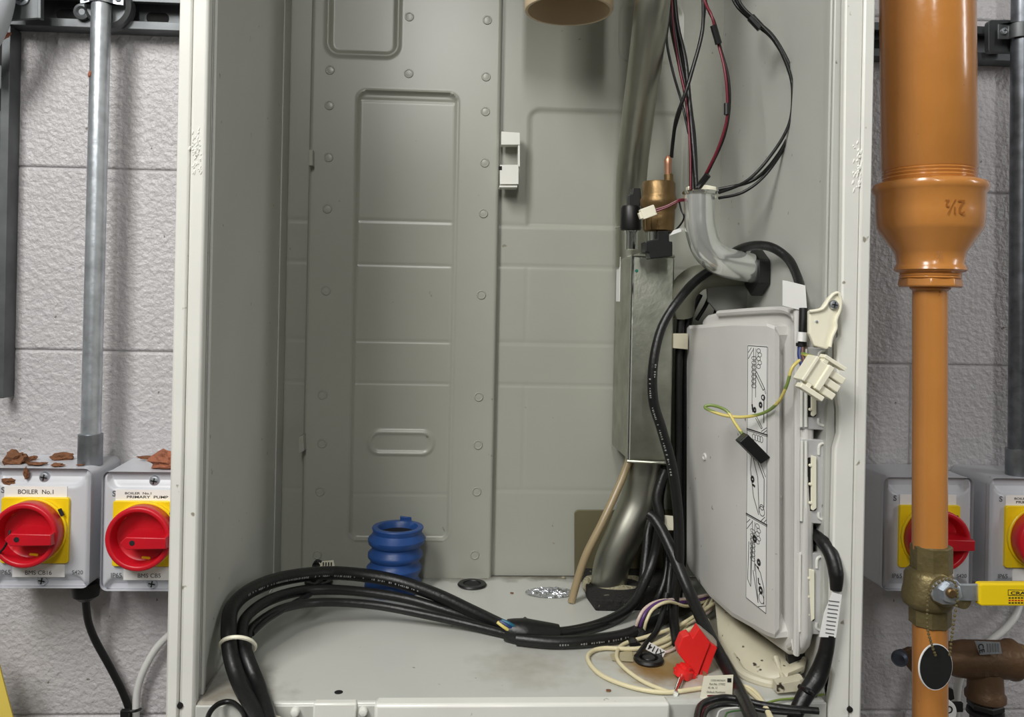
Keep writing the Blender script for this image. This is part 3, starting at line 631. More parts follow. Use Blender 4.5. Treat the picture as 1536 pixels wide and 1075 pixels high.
text('2½', q, n_.cross(Vector((0, 0, -1))) * -1, (0, 0, -1), .013, mat('shaded ochre paint', (150, 92, 40), .3), t, name='cast_lettering', width=.017, ext=.0009)
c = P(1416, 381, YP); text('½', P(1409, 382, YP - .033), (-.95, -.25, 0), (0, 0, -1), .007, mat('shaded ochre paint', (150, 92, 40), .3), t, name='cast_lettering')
# ball valve
t = thing('ball_valve', 'brass ball valve on the thin ochre pipe with a yellow sleeved lever', 'valve', P(1394, 870, YP))
def hexr(mb, cx, y0, y1, hw, Y=YP, n=6, ph=.35, ch=2):
    mb.rings([(P(cx, y0, Y), (hw - ch) * Y / F), (P(cx, y0 + ch, Y), hw * Y / F), (P(cx, y1 - ch, Y), hw * Y / F), (P(cx, y1, Y), (hw - ch) * Y / F)], n, True, 'Z', ph); return mb
hexr(MB(), 1397, 816, 858, 30, n=8).build('end_hexagon', m_obrass, t)
hexr(MB(), 1395, 905, 936, 30, n=8).build('end_hexagon', m_obrass, t)
MB().lpx([(1394, 852, 28), (1393, 857, 32), (1393, 862, 35), (1392, 878, 35), (1391, 886, 36), (1391, 893, 37), (1391, 900, 37), (1391, 905, 35), (1393, 911, 29)], YP, 40).build('valve_body', m_obrass, t, ang=50)
cN = P(1425, 888, .705)
MB().disc(P(1412, 885, YP - .02), (.15, -1, 0), 0, [(0, .013), (.008, .0125), (.012, .008), (.028, .007)], 24).build('stem_gland', m_obrass, t)
lv = [(1398, 893), (1399, 880), (1408, 872), (1420, 867), (1436, 870), (1441, 876), (1475, 876), (1475, 902), (1440, 901), (1432, 907), (1415, 907), (1402, 901)]
lev = pbox(t, 'lever', lv, .70, .003, m_galv, .001)
sl = pbox(t, 'lever_sleeve', rrect(1470, 875, 1640, 909, 4), .6975, .008, m_yel, .0015, label='yellow plastic sleeve')
XV = Vector((1, 0, -.015)); ZV = Vector((.015, 0, 1))
MB().pp([(1512, 884), (1548, 885), (1548, 894), (1512, 893)], .6973, .0002).build('printed_frame', m_ink, sl)
MB().pp([(1513, 885), (1548, 886), (1548, 893), (1513, 892)], .6971, .0002).build('printed_field', m_yel, sl)
text('CRANE', P(1534, 889.3, .697), XV, ZV, .0029, m_ink, sl, width=.0215, bold=.03)
text('UL 4B7 WOG', P(1533, 897, .697), XV, ZV, .0013, m_ink, sl, width=.0235, bold=.02) if False else None
for yy in (896.5, 900.3, 904):
    for k in range(7):
        x = 1513 + k * 4.6; MB().pp([(x, yy - 1), (x + 3.2, yy - 1), (x + 3.2, yy + 1), (x, yy + 1)], .6973, .0001).build('small_print', m_ink if yy != 900.3 else m_red, sl)
MB().disc(P(1425, 888, .700), (0, -1, 0), 0, [(0, .009), (.004, .009), (.005, .007)], 6).build('lever_nut', m_galv, t)
MB().disc(P(1425, 888, .695), (0, -1, 0), 0, [(0, .0042), (.003, .0042), (.004, .003)], 20).build('stem_end', m_brass, t)
# tag on a bead chain
t = thing('valve_tag', 'round black tag with white edge on a bead chain before the thin pipe', 'tag', P(1404, 1035, .70))
cg = P(1404, 1000, .70); U = Vector((.95, .55, -.5)).normalized(); nn = Vector((.3, -.93, .1)).normalized()
V = Vector((0, 0, 1)) - Vector((0, 0, 1)).dot(nn) * nn; V = (V.normalized() + Vector((-.12, .1, 0))).normalized(); U = V.cross(nn).normalized()
def ell(cx, cy, rx, ry, ang, n=40): return rot([(rx * math.cos(2 * math.pi * k / n), ry * math.sin(2 * math.pi * k / n)) for k in range(n)], cx, cy, ang)
MB().disc(cg, nn, 0, [(-.0012, .0192), (0, .0192)], 48).build('tag_disc', m_label, t, label='white edge of the tag')
MB().disc(cg, nn, 0, [(0, .0184), (.0004, .0184)], 48).build('tag_face', m_black, t)
bead = None; bead_c = None
chain = []
def chainpts(pts, stepd=.0029):
    mb = MB(); mb.tube(pts, .001, 4, 10); q = mb.path; res = [q[0]]; acc = 0
    for a, b in zip(q[:-1], q[1:]):
        acc += (b - a).length
        if acc >= stepd: res.append(b); acc = 0
    return res
for c in chainpts([P(1403, 982, .696), P(1397, 965, .692), P(1391, 940, .69), P(1391, 910, .69), P(1392, 895, .69), P(1400, 880, .688), P(1417, 869, .69), P(1432, 874, .692), P(1436, 895, .694), P(1431, 930, .694), P(1427, 960, .694), P(1424, 985, .699)]):
    if bead is None:
        bead = MB().disc(c, (0, 0, 1), 0, [(-.0012, .0004), (-.0008, .001), (0, .00125), (.0008, .001), (.0012, .0004)], 10).build('chain_bead', m_obrass, t); bead_c = c
    else: o = bead.copy(); COL.objects.link(o); o.location = c - bead_c
# bronze safety valve behind
YV = .86
t = thing('safety_valve', 'brown bronze angled valve with silver sticker behind the thin pipe at lower right', 'valve', P(1478, 1075, YV))
def xl(rows, Y, n=40):   # rows of (px, py, half height px), horizontal axis
    return MB().rings([(P(x, y, Y), h * Y / F) for x, y, h in rows], n, True, 'X')
xl([(1408, 988, 18), (1418, 988, 21), (1430, 988, 26), (1448, 988, 28.5), (1500, 989, 28.5), (1511, 989, 29), (1514, 989, 31), (1520, 989, 31), (1524, 989, 28)], YV).build('valve_body', m_bronze, t, ang=50)
MB().rings([(P(1518, 989, YV), 24 * YV / F), (P(1530, 989, YV), 25 * YV / F), (P(1538, 989, YV), 24 * YV / F)], 8, True, 'X', .2).build('end_hexagon', m_brass, t, bevel=.0006)
xl([(1536, 989, 18), (1570, 989, 18)], YV).build('outlet_thread', m_black, t)
MB().lpx([(1478, 1005, 24), (1478, 1018, 25), (1478, 1036, 26), (1478, 1040, 29), (1478, 1047, 29), (1478, 1050, 25)], YV).build('branch_socket', m_bronze, t, ang=50)
hexr(MB(), 1478, 1052, 1062, 26, YV).build('lower_nut', m_black, t)
MB().lpx([(1478, 1048, 20), (1478, 1062, 20), (1478, 1064, 26), (1478, 1070, 27), (1478, 1074, 22), (1478, 1140, 21)], YV).build('lower_pipe', m_black, t)
cs = P(1482, 974, YV - .0205); st = MB(); stp = []
sg = st.pp([(1462, 961), (1500, 963), (1503, 980), (1470, 982)], YV - .0212, .0006).build('sticker', m_label if False else m_galv, t, label='silver sticker with a CE mark')
text('CE', P(1472, 972, YV - .0214), (0.25, 0, -1), (1, 0, .25), .006, m_ink, sg, bold=.02)
for k in range(5): MB().pp([(1480 + k * 4, 965), (1482 + k * 4, 965), (1483 + k * 4, 978), (1481 + k * 4, 978)], YV - .0214, .0001).build('small_print', m_gink, sg)
text('0826', P(1480, 1006, YV - .0245), (0, 0, 1), (-1, 0, 0), .004, m_bronze, t, name='cast_lettering', ext=.0008)
text('07/0', P(1494, 1006, YV - .0235), (0, 0, 1), (-1, 0, 0), .004, m_bronze, t, name='cast_lettering', ext=.0008)
# lever behind pipe on left, plus white disc label below
t = thing('test_lever', 'dark lever with a grey domed bolt poking out left of the thin pipe', 'lever', P(1362, 985, .88))
MB().disc(P(1350, 986, .875), (-.6, -.8, 0), 0, [(-.012, .0055), (0, .0085), (.004, .0085), (.007, .006), (.008, .002)], 24).build('domed_bolt', mat('blue grey metal', (90, 98, 112), .35, .7), t)
pbox(t, 'lever_arm', [(1354, 977), (1366, 972), (1380, 976), (1380, 1022), (1362, 1000)], .88, .006, m_bronze, .001)
pbox(t, 'link', [(1366, 972), (1418, 975), (1418, 1000), (1366, 995)], .89, .006, m_bronze, .001)
t = thing('pressure_dial', 'small white dial peeping out behind the thin pipe at the bottom', 'dial', P(1418, 1060, .84))
MB().disc(P(1416, 1068, .84), (0, -1, 0), 0, [(-.01, .0135), (0, .0135), (.001, .0125)], 36).build('dial_face', m_label, t)
text('D', P(1424, 1064, .8385), (1, 0, 0), (0, 0, 1), .008, m_ink, t, bold=.02)
pbox(t, 'dial_bracket', [(1430, 1054), (1445, 1054), (1445, 1068), (1430, 1068)], .84, .004, m_black)
pbox(t, 'dial_stem', [(1420, 1030), (1430, 1034), (1432, 1048), (1424, 1052)], .845, .004, m_black)
solo(MB().tube([P(1530, 905, .985), P(1522, 925, .975), P(1505, 945, .97), P(1480, 965, .965), P(1450, 1000, .965), P(1436, 1035, .965), P(1434, 1130, .965)], .0042, 12).build('supply_cable', m_wwhite, None), 'white cable curving behind the bronze valve at right', 'cable')

# ================================================================== CONTROL BOX on the right wall
t = thing('control_box', 'light grey control unit hung on the right inner wall with pictogram label', 'control box', PL(1120, 980))
tray = [(1052, 480), (1060, 472), (1080, 467), (1182, 461), (1193, 464), (1202, 474), (1207, 492), (1207, 955), (1202, 972), (1192, 982), (1180, 982), (1120, 938), (1052, 876)]
A = [PL(x, y, .003) for x, y in tray]
B_ = [Vector((a.x + (XR - .002 - a.x) * .75, a.y + .004, a.z)) for a in A]
MB().hull2(A, B_).build('rear_tray', m_grey, t, bevel=.0035, seg=3)
cols = [(1030, 492, 843, .006), (1034, 488, 852, .010), (1064, 486, 893, .0135), (1098, 483, 924, .017), (1150, 484, 953, .017), (1162, 489, 957, .0155), (1169, 502, 948, .011), (1171, 530, 920, .004)]
rows = 1; m = MB(); vs = []
for px, y0, y1, d in cols: vs += [PL(px, y0, d), PL(px, y0 + 5, d + .0015), PL(px, y1 - 6, d + .0015), PL(px, y1, d)]
n = len(cols); back = []
for px, y0, y1, d in cols: q0 = PL(px, y0, d); q1 = PL(px, y1, d); back += [q0 - N0 * (d + .0), q1 - N0 * (d + .0)]
fs = []
for i in range(n - 1):
    a = i * 4; b = a + 4; fs += [(a, a + 1, b + 1, b), (a + 1, a + 2, b + 2, b + 1), (a + 2, a + 3, b + 3, b + 2)]
    fs += [(4 * n + 2 * i, a, b, 4 * n + 2 * i + 2), (4 * n + 2 * i + 1, a + 3, b + 3, 4 * n + 2 * i + 3)]
fs += [(0, 1, 2, 3, 4 * n + 1, 4 * n), (4 * n - 4, 4 * n - 3, 4 * n - 2, 4 * n - 1, 6 * n - 1, 6 * n - 2)]
cover = m.add(vs + back, fs).build('front_cover', m_grey, t, ang=14)
MB().disc(PL(1057, 685, .0145), N0, 0, [(-.002, .004), (0, .004), (.0012, .0032), (.0012, .002), (.0006, .0016)], 18).build('moulded_stud', m_grey, cover)
MB().disc(PL(1171, 745, .0045), N0, 0, [(0, .002), (.001, .0012)], 12).build('moulded_stud', m_grey, cover)
# rim bead of the tray along the front
MB().tube([PL(1078, 470, .005), PL(1150, 465, .005), PL(1180, 466, .005), PL(1193, 478, .005), PL(1196, 500, .005), PL(1195, 940, .005), PL(1191, 962, .005), PL(1183, 968, .004)], .003, 8, 5).build('rim_bead', m_grey, t)
# pictogram label
def LQ(u, v, d=.0189):   # u 0..1 across, v 0..1 down
    x0 = 1121 + (1118 - 1121) * v; x1 = 1152 + (1150 - 1152) * v; y0 = 517 + (896 - 517) * v; y1 = 519 + (922 - 519) * v
    return PL(x0 + (x1 - x0) * u, y0 + (y1 - y0) * u, d)
lb = MB().hull2([LQ(0, 0), LQ(1, 0), LQ(1, 1), LQ(0, 1)], [LQ(0, 0, .0178), LQ(1, 0, .0178), LQ(1, 1, .0178), LQ(0, 1, .0178)]).build('pictogram_label', m_label, t, smooth=False, label='tall white label with three line drawings')
st = MB()
def stroke(pts, wd=.0006): st.rib([LQ(u, v) for u, v in pts], N0, wd)
def oval(u, v, ru, rv, wd=.0006, n=14): stroke([(u + ru * math.cos(2 * math.pi * k / n), v + rv * math.sin(2 * math.pi * k / n)) for k in range(n + 1)], wd)
stroke([(.03, .003), (.97, .003), (.97, .997), (.03, .997), (.03, .003)], .0006)
for i in range(3):
    v0 = i * .335; 
    if i: stroke([(0, v0 - .004), (1, v0 - .004)], .0011); stroke([(0, v0 + .002), (1, v0 + .002)], .0005)
    if i != 1:
        stroke([(.05, v0 + .055), (.32, v0 + .012)]); stroke([(.05, v0 + .03), (.2, v0 + .01)]); stroke([(.3, v0 + .01), (.34, v0 + .08), (.3, v0 + .16)]); stroke([(.42, v0 + .012), (.42, v0 + .10)])
        for k in range(5): oval(.55 + .06 * (k % 2), v0 + .02 + .015 * k, .09, .008, .0005)
        for k in range(7): oval(.33, v0 + .05 + .018 * k, .11, .007, .0005)
        stroke([(.25, v0 + .07), (.25, v0 + .25)]); stroke([(.42, v0 + .10), (.42, v0 + .2)])
    if i == 0:
        stroke([(.45, .10), (.85, .16), (.78, .168), (.40, .11)], .0007); stroke([(.85, .16), (.9, .18)]); oval(.66, .225, .06, .008, .0022); oval(.38, .25, .05, .008, .0022)
        stroke([(.82, .19), (.82, .29)], .0011); oval(.78, .195, .08, .009, .0012); stroke([(.45, .27), (.75, .31), (.7, .315), (.42, .28)]); stroke([(.25, .23), (.3, .26)], .002)
        stroke([(.7, .325), (.95, .305)]); stroke([(.8, .328), (.97, .314)])
    if i == 1:
        for k in range(4): oval(.35 + .12 * k, v0 + .02, .07, .012, .0005)
        stroke([(.25, v0 + .08), (.2, v0 + .15), (.35, v0 + .25), (.6, v0 + .31)], .0008); stroke([(.25, v0 + .08), (.55, v0 + .17), (.62, v0 + .3)], .0008)
        stroke([(.35, v0 + .075), (.85, v0 + .165), (.85, v0 + .27)], .0009); stroke([(.45, v0 + .07), (.92, v0 + .155)], .0006)
        oval(.3, v0 + .185, .06, .009, .0024); stroke([(.3, v0 + .205), (.42, v0 + .21)], .002); oval(.75, v0 + .29, .13, .018, .0006); oval(.75, v0 + .275, .09, .01, .0006)
        stroke([(.7, v0 + .33), (.9, v0 + .305)]); stroke([(.85, v0 + .328), (.97, v0 + .312)])
    if i == 2:
        stroke([(.15, v0 + .1), (.1, v0 + .25), (.25, v0 + .27), (.3, v0 + .1)], .0007); stroke([(.45, v0 + .17), (.7, v0 + .19), (.87, v0 + .24), (.87, v0 + .30)], .0008)
        stroke([(.35, v0 + .2), (.6, v0 + .31), (.45, v0 + .17)], .0008); oval(.42, v0 + .075, .07, .01, .0024); oval(.62, v0 + .155, .06, .009, .0024); oval(.72, v0 + .255, .07, .01, .0024)
        stroke([(.55, v0 + .175), (.62, v0 + .18)], .002); stroke([(.6, v0 + .215), (.62, v0 + .235), (.7, v0 + .235)], .0015); oval(.75, v0 + .285, .12, .018, .0006)
        stroke([(.6, v0 + .325), (.95, v0 + .30)])
st.build('line_drawing', m_ink, lb, smooth=False)
# latch plates
def latch(y0, y1, dx=0, dy=0):
    yw = .678
    q = [(1202 + dx, y0), (1238 + dx, y0 + 2), (1244 + dx, y0 + 8), (1244 + dx, y1 - 8), (1236 + dx, y1), (1202 + dx, y1 - 2)]
    l = pbox(t, 'latch_plate', q, yw, .006, mat('pale metal plate', (206, 206, 206), .35, .3), .0008)
    for xx in (1203, 1209): MB().tube([P(xx + dx, y0 + 3, yw - .0005), P(xx + dx - (1 if xx < 1205 else 0), y1 - 5, yw - .0005)], .0013, 8).build('plate_ridge', m_flange, l)
    MB().pp(rrect(1210 + dx, y0 + 28, 1225 + dx, y1 - 20, 4), yw - .0006, .0015).build('slot_opening', m_dark, l)
    bar = MB().pp([(1217 + dx, y0 + 25), (1225 + dx, y0 + 27), (1225 + dx, y1 - 24), (1220 + dx, y1 - 20), (1217 + dx, y1 - 22)], yw - .003, .002).build('cream_bar', m_cream, l, smooth=False, bevel=.0005)
    H_ = y1 - y0
    for k in (.28, .5, .72): MB().disc(P(1215.5 + dx, y0 + H_ * k + 4, yw - .003), (0, -1, 0), 0, [(-.001, .0013), (.0008, .0009)], 10).build('contact_pip', m_cream, l)
    rr = [P(x + dx, y, yw - .0005) for x, y in [(1228, y0 + 24), (1229, y0 + 10), (1236, y0 + 7), (1240, y0 + 14), (1240, y1 - 14), (1235, y1 - 7), (1228, y1 - 10), (1228, y1 - 18)]]
    MB().tube(rr, .0011, 8, 4).build('pressed_loop', m_flange, l)
latch(520, 645); latch(658, 786); latch(828, 952, -3)
# mounting ear with screw
t2 = thing('mounting_bracket', 'cream plastic mounting ear screwed at the top right of the control unit', 'bracket', P(1235, 520, .69))
pbox(t2, 'ear_plate', [(1214, 466), (1233, 462), (1243, 447), (1252, 438), (1259, 439), (1263, 448), (1262, 464), (1256, 480), (1257, 492), (1250, 505), (1247, 521), (1240, 524), (1222, 519), (1214, 500)], .654, .005, m_creamd if False else m_cream, .0012)
MB().tube([P(x, y, .653) for x, y in [(1214, 467), (1234, 463), (1244, 448), (1252, 440), (1258, 440), (1261, 449), (1260, 464), (1254, 480), (1254, 492), (1248, 505), (1245, 520)]], .0013, 8, 3).build('ear_rim', m_cream, t2)
screw(P(1251, 457, .6525), .0038, t2)
screw(P(1225, 482, .6535), .0012, t2, slot=False)
# lower cream housing under the control unit
t3 = thing('plastic_housing', 'grubby cream plastic housing curving down below the control unit', 'housing', PF(1140, 1020))
top = [(1072, 898), (1100, 915), (1135, 942), (1165, 965), (1186, 984), (1212, 978)]; bot = [(1079, 968), (1095, 990), (1120, 1008), (1150, 1022), (1180, 1022), (1206, 1008)]
dY = [.83, .80, .77, .745, .725, .715]; dB = [.765, .734, .712, .694, .692, .70]
loops = []
for k in range(7):
    f_ = k / 6; loops.append([P(a[0] + (b[0] - a[0]) * f_, a[1] + (b[1] - a[1]) * f_, y0 + (y1 - y0) * f_ - .012 * math.sin(f_ * math.pi)) for a, b, y0, y1 in zip(top, bot, dY, dB)])
vs = [p for l in loops for p in l]; W = len(top); fs = [(j * W + i, j * W + i + 1, (j + 1) * W + i + 1, (j + 1) * W + i) for j in range(6) for i in range(W - 1)]
nb = len(vs); vs2 = [Vector((min(XR - .002, p.x + .02), p.y + .03, p.z)) for p in vs]
fs2 = [(nb + a, nb + b, nb + c_, nb + d) for a, b, c_, d in fs]; ed = [j * W for j in range(7)] + [6 * W + i for i in range(1, W)] + [j * W + W - 1 for j in range(5, -1, -1)] + [i for i in range(W - 2, 0, -1)]
fs3 = [(ed[i], ed[(i + 1) % len(ed)], nb + ed[(i + 1) % len(ed)], nb + ed[i]) for i in range(len(ed))]
MB().add(vs + vs2, fs + fs2 + fs3).build('curved_shell', m_creamd, t3, ang=50)
MB().tube([P(1098, 985, .735), P(1112, 1008, .705), P(1135, 1020, .692), P(1165, 1026, .685), P(1200, 1018, .69)], .0045, 10, 6).build('lower_rim', m_creamd, t3)
MB().tube([P(1163, 985, .71), P(1170, 1005, .70), P(1178, 1026, .685)], .0025, 8, 4).build('moulded_rib', m_creamd, t3)
pbox(t3, 'clip_foot', [(1166, 1026), (1200, 1020), (1206, 1036), (1166, 1040)], .667, .01, m_creamd)
o = solo(MB().pp([(1240, 945), (1243, 1000), (1252, 1012), (1257, 1025), (1250, 1042), (1236, 1040), (1230, 1008)], .672, .012).build('corner_clip', m_cream, None, smooth=False, bevel=.001), 'cream plastic corner clip at the bottom of the right flange', 'clip')
o = solo(MB().pp([(1181, 975), (1213, 975), (1213, 996), (1185, 1006)], .705, .008).build('rubber_block', m_black, None, smooth=False, bevel=.001), 'black rubber block tucked beneath the control unit', 'block')

# ================================================================== TRAP VALVE, SENSOR, ELBOW
t = thing('brass_fitting', 'dull brass cylindrical fitting with copper nipple beside the silencer top', 'fitting', P(990, 350, .84))
YB2 = .84
MB().lpx([(988, 348, 20), (988, 346, 23), (988, 320, 24.5), (988, 315, 24.5), (988, 312, 26.5), (988, 306, 28), (988, 300, 28), (988, 296, 26), (988, 292, 25), (988, 276, 25), (988, 273, 23.5), (988, 272, 10)], YB2, 40).build('brass_body', m_brass, t, ang=45)
MB().lpx([(1003, 276, 7), (1003, 262, 7), (1003, 260, 4.5), (1003, 246, 4)], YB2 - .002, 20).build('nipple', m_brass, t)
MB().lpx([(1002, 262, 5), (1002, 247, 5.5), (1002, 240, 6), (1003, 235, 4.5), (1003, 233, 2)], YB2 - .003, 18).build('copper_cap', m_copper, t)
for x in (968, 976, 986, 1000): MB().tube([P(x, 326, YB2 - .0158 + abs(x - 988) * .0003), P(x, 344, YB2 - .0158 + abs(x - 988) * .0003)], .0006, 6).build('body_rib', m_brass, t)
MB().lpx([(984, 344, 14), (984, 366, 13)], YB2 + .002, 24).build('steel_spigot', m_chrome, t)
pbox(t, 'black_clip', [(986, 346), (1004, 346), (1004, 362), (1009, 362), (1009, 384), (976, 388), (974, 379), (968, 378), (968, 362), (986, 358)], YB2 - .018, .02, m_black, .001)
t = thing('plug_sensor', 'black plastic sensor plug on a steel stub left of the brass fitting', 'sensor', P(946, 378, .86))
MB().lpx([(947, 374, 9.5), (947, 350, 9.5), (947, 346, 11)], .862, 24).build('steel_stub', m_chrome, t)
MB().lpx([(946, 345, 15), (946, 342, 16), (946, 312, 15), (946, 309, 13.5)], .862, 28).build('black_cap', m_black, t)
pbox(t, 'black_arm', [(943, 312), (943, 292), (948, 290), (949, 282), (961, 282), (962, 295), (960, 312)], .857, .012, m_black, .001)
t = thing('wire_connector', 'small cream plug on red wires in front of the brass fitting', 'connector', P(974, 322, .80))
q = rot(rrect(-13, -8, 9, 8, 1, 1), 975, 317, -20)
pbox(t, 'plug_body', q, .805, .008, m_cream, .0006)
pbox(t, 'plug_tongue', rot([(-17, -4), (-11, -4), (-11, 6), (-17, 6)], 975, 317, -20), .806, .006, m_cream)
MB().tube([P(984, 314, .803), P(1000, 309, .80), P(1018, 300, .797), P(1026, 299, .80)], .0011, 8).build('red_lead', m_wred, t)
MB().tube([P(984, 317, .803), P(1000, 311, .80), P(1018, 302, .797), P(1026, 301, .80)], .0009, 8).build('red_lead', m_wred, t)
solo(MB().tube([P(1019, 303, .80), P(1022, 315, .80), P(1026, 325, .80), P(1022, 335, .81), P(1012, 346, .82), P(1002, 350, .825)], .0009, 8).build('sensor_wire', m_black, None), 'short black wire between the chrome elbow and the brass fitting', 'wire')
solo(MB().pp([(1011, 345), (1022, 341), (1022, 347), (1005, 353)], .815, .003).build('wire_label', m_label, None, smooth=False), 'tiny white tag beneath the brass fitting by the elbow', 'label')

YE = .80
t = thing('chrome_elbow', 'bright zinc plated elbow pipe curving into the right inner wall', 'elbow pipe', P(1050, 290, YE))
re_ = .0147
m_elb = mat('zinc plated elbow', (232, 234, 230), .17, .75, var=.015, vs=30)
pts = [P(1049, 289, YE), P(1049, 320, YE), P(1051, 345, YE), P(1060, 372, YE + .002), P(1078, 389, YE + .005), P(1102, 397, YE + .012), P(1134, 403, YE + .02)]
MB().tube(pts, re_, 36, 10).build('elbow_tube', m_elb, t, ang=60)
MB().rings([(P(1050, 287, YE), re_ - .002), (P(1050, 287, YE), .0163), (P(1050, 289, YE), .0172), (P(1050, 292, YE), .0163), (P(1050, 293, YE), re_)], 40).build('top_flange', m_chrome, t)
pe = pts[-1]
hx = MB(); hx.rings([(P(1131, 409, YE + .021) + Vector((dx, 0, 0)), .0235) for dx in (-.003, .009)], 6, True, 'X', .5)
hx.build('hexagon_nut', m_black, t, bevel=.0012)
t = thing('grey_hose', 'dull grey-green moulded hose behind the chrome elbow', 'hose', P(1030, 430, .87))
MB().tube([P(1022, 470, .88), P(1024, 440, .87), P(1045, 418, .865), P(1080, 414, .865), P(1125, 414, .87)], [.014, .015, .014, .011, .011], 20, 8).build('hose_body', mat('grey green rubber', (118, 118, 104), .5), t)
pbox(t, 'sleeve_plate', [(1060, 425), (1098, 424), (1176, 440), (1176, 462), (1076, 468), (1062, 452)], .868, .004, mat('shadow grey plastic', (150, 150, 146), .5), .001)
solo(MB().pp([(1032, 279), (1060, 277), (1075, 280), (1075, 297), (1070, 301), (1034, 288)], .792 + .018, .01).build('wire_connector', m_cream, None, smooth=False, bevel=.001), 'cream multi-way plug behind the rim of the chrome elbow', 'connector')
# ================================================================== CABLES
def cable(name, label, pts, rpx, m=m_cable, cat='cable', group=None, n=12, sub=8):
    R = [rpx * p[2] / F for p in pts] if not isinstance(rpx, (list, tuple)) else [a * p[2] / F for a, p in zip(rpx, pts)]; Ps = []
    for p, r in zip(pts, R):
        q = P(*p)
        if q.z < CZ + FZ + r + .0005: q = PF(p[0], p[1], r + .0005)
        Ps.append(q)
    mb = MB(); mb.tube(Ps, R, n, sub); o = mb.build(name, m, None, ang=60); solo(o, label, cat, group); o['_p'] = 0; del o['_p']
    return o, mb.path
G1 = 'thick black cables across the casing floor'
def marking(o, path, i0, i1, r):     # pale printed dashes along the sheath
    mb = MB(); off = o.location
    for i in range(i0, min(i1, len(path) - 1)):
        a = path[i]; b = path[i + 1]; d = b - a; cdir = (O - a).normalized(); up_ = d.normalized().cross(cdir).normalized(); nn_ = up_.cross(d.normalized()).normalized()
        if nn_.dot(cdir) < 0: nn_ = -nn_
        if up_.z > 0: up_ = -up_
        nrm = (nn_ * .9 + up_ * .42).normalized(); k = max(2, int(d.length / .0022))
        for j in range(k):
            if random.random() < .25: continue
            p = a + d * ((j + .2) / k) + nrm * (r + .0001); w_ = d / k * random.choice([.35, .5, .6]); h_ = nrm.cross(d.normalized()) * random.choice([.0006, .0009, .0009])
            mb.hull2([p - h_, p + w_ - h_, p + w_ + h_, p + h_], [q_ + nrm * .0001 for q_ in (p - h_, p + w_ - h_, p + w_ + h_, p + h_)])
    mb.build('printed_marking', mat('pale cable print', (140, 140, 138), .6), o, smooth=False)
bnd = [(412, 1150, .64), (392, 1075, .655), (378, 1030, .67), (362, 985, .69)]
o, pa = cable('power_cable', 'uppermost thick black cable arching over the casing floor with pale print', [(402, 1150, .64), (388, 1080, .652), (362, 1030, .668), (347, 985, .69), (343, 940, .71), (350, 908, .735), (380, 883, .77), (430, 866, .82), (500, 859, .86), (580, 868, .87), (650, 890, .85), (715, 920, .82), (765, 943, .79)], [11, 11, 12, 12, 11.5, 11, 11, 10.5, 10, 10, 10, 10, 9], group=G1)
marking(o, pa, 44, 78, 10.2 * .83 / F)
cable('power_cable', 'middle black cable arching over the casing floor', [(418, 1150, .648), (404, 1080, .66), (388, 1030, .675), (370, 985, .695), (362, 950, .715), (372, 922, .74), (408, 898, .78), (460, 885, .83), (530, 886, .85), (610, 898, .85), (690, 922, .83), (765, 948, .79)], [10, 10, 11, 11, 9, 8, 8, 8, 7, 7, 7, 7], group=G1)
cable('power_cable', 'lowest black cable lying nearest the casing floor in the arch', [(416, 1150, .66), (400, 1080, .672), (385, 1030, .69), (372, 985, .71), (371, 955, .73), (385, 935, .75), (425, 912, .78), (480, 903, .81), (560, 907, .82), (650, 924, .81), (710, 938, .80), (765, 952, .79)], [9, 9, 9, 8, 7, 6.5, 6.5, 6.5, 6.5, 6.5, 6.5, 6.5], group=G1)
cable('sensor_cable', 'thin black cable rising from the bundle to the back of the casing at left', [(378, 950, .735), (400, 930, .755), (435, 908, .79), (465, 890, .83), (480, 868, .87), (473, 852, .90), (482, 844, .91)], 4.5)
def tie(label, ring_, r, m, name='cable_tie', head=None):
    t = thing(name, label, 'cable tie', ring_[0]); MB().tube(ring_ + [ring_[0]], r, 8, 6).build('strap', m, t)
    if head: pbox(t, 'locking_head', head[0], head[1], .005, m)
    return t
def circ(c, ax, ra, rb, n=14, tilt=0):
    ax = Vector(ax).normalized(); u = Vector((1, 0, 0)); u = (u - ax * u.dot(ax)).normalized(); v = ax.cross(u); return [Vector(c) + u * ra * math.cos(2 * math.pi * k / n) + v * rb * math.sin(2 * math.pi * k / n) for k in range(n)]
ax = P(345, 900, .72) - P(385, 1060, .66)
tie('pale ribbed cable tie round the black bundle at left', circ(P(357, 968, .702), (-.05, .7, .7), .0138, .0165), .0017, m_cream)
tie('pale cable tie round the black bundle at the bottom picture edge', circ(P(398, 1086, .654), (-.1, .7, .7), .0135, .0165), .0017, m_cream)
tie('black cable tie where the arched cables meet in mid floor', circ(P(786, 948, .79), (1, 0, -.1), .0001 + .012, .0125)[:], .0018, m_black)
MBx = [circ(P(786, 949, .79), (1, .0, 0), .012, .012)]
solo(MB().tube([P(758, 944, .782), P(786, 949, .780), P(836, 955, .782)], [.0095, .0135, .0115], 20).build('cable_sleeve', m_cable, None), 'black shrink sleeve gathering the arched cables in mid floor', 'sleeve')
for dx, mm, lab in ((0, m_wblue, 'blue core wire showing in the gap of the black cable bundle'), (-4, m_earth, 'green and yellow core wire showing in the gap of the black cable bundle'), (3, mat('teal wire', (30, 96, 120), .4), 'teal core wire showing beside the blue one in the cable bundle')):
    solo(MB().tube([P(750 + dx, 931 - dx * .4, .776), P(762 + dx, 938 - dx * .9, .773), P(778, 948 - dx * 1.4, .775)], .0016, 8).build('core_wire', mm, None), lab, 'wire')
o, pa = cable('power_cable', 'thick black cable with pale print running right from the bundle along the floor', [(775, 958, .79), (830, 963, .79), (890, 960, .80), (945, 950, .81), (1000, 925, .83), (1050, 900, .85)], [9, 9, 9, 9, 9, 8], group=G1)
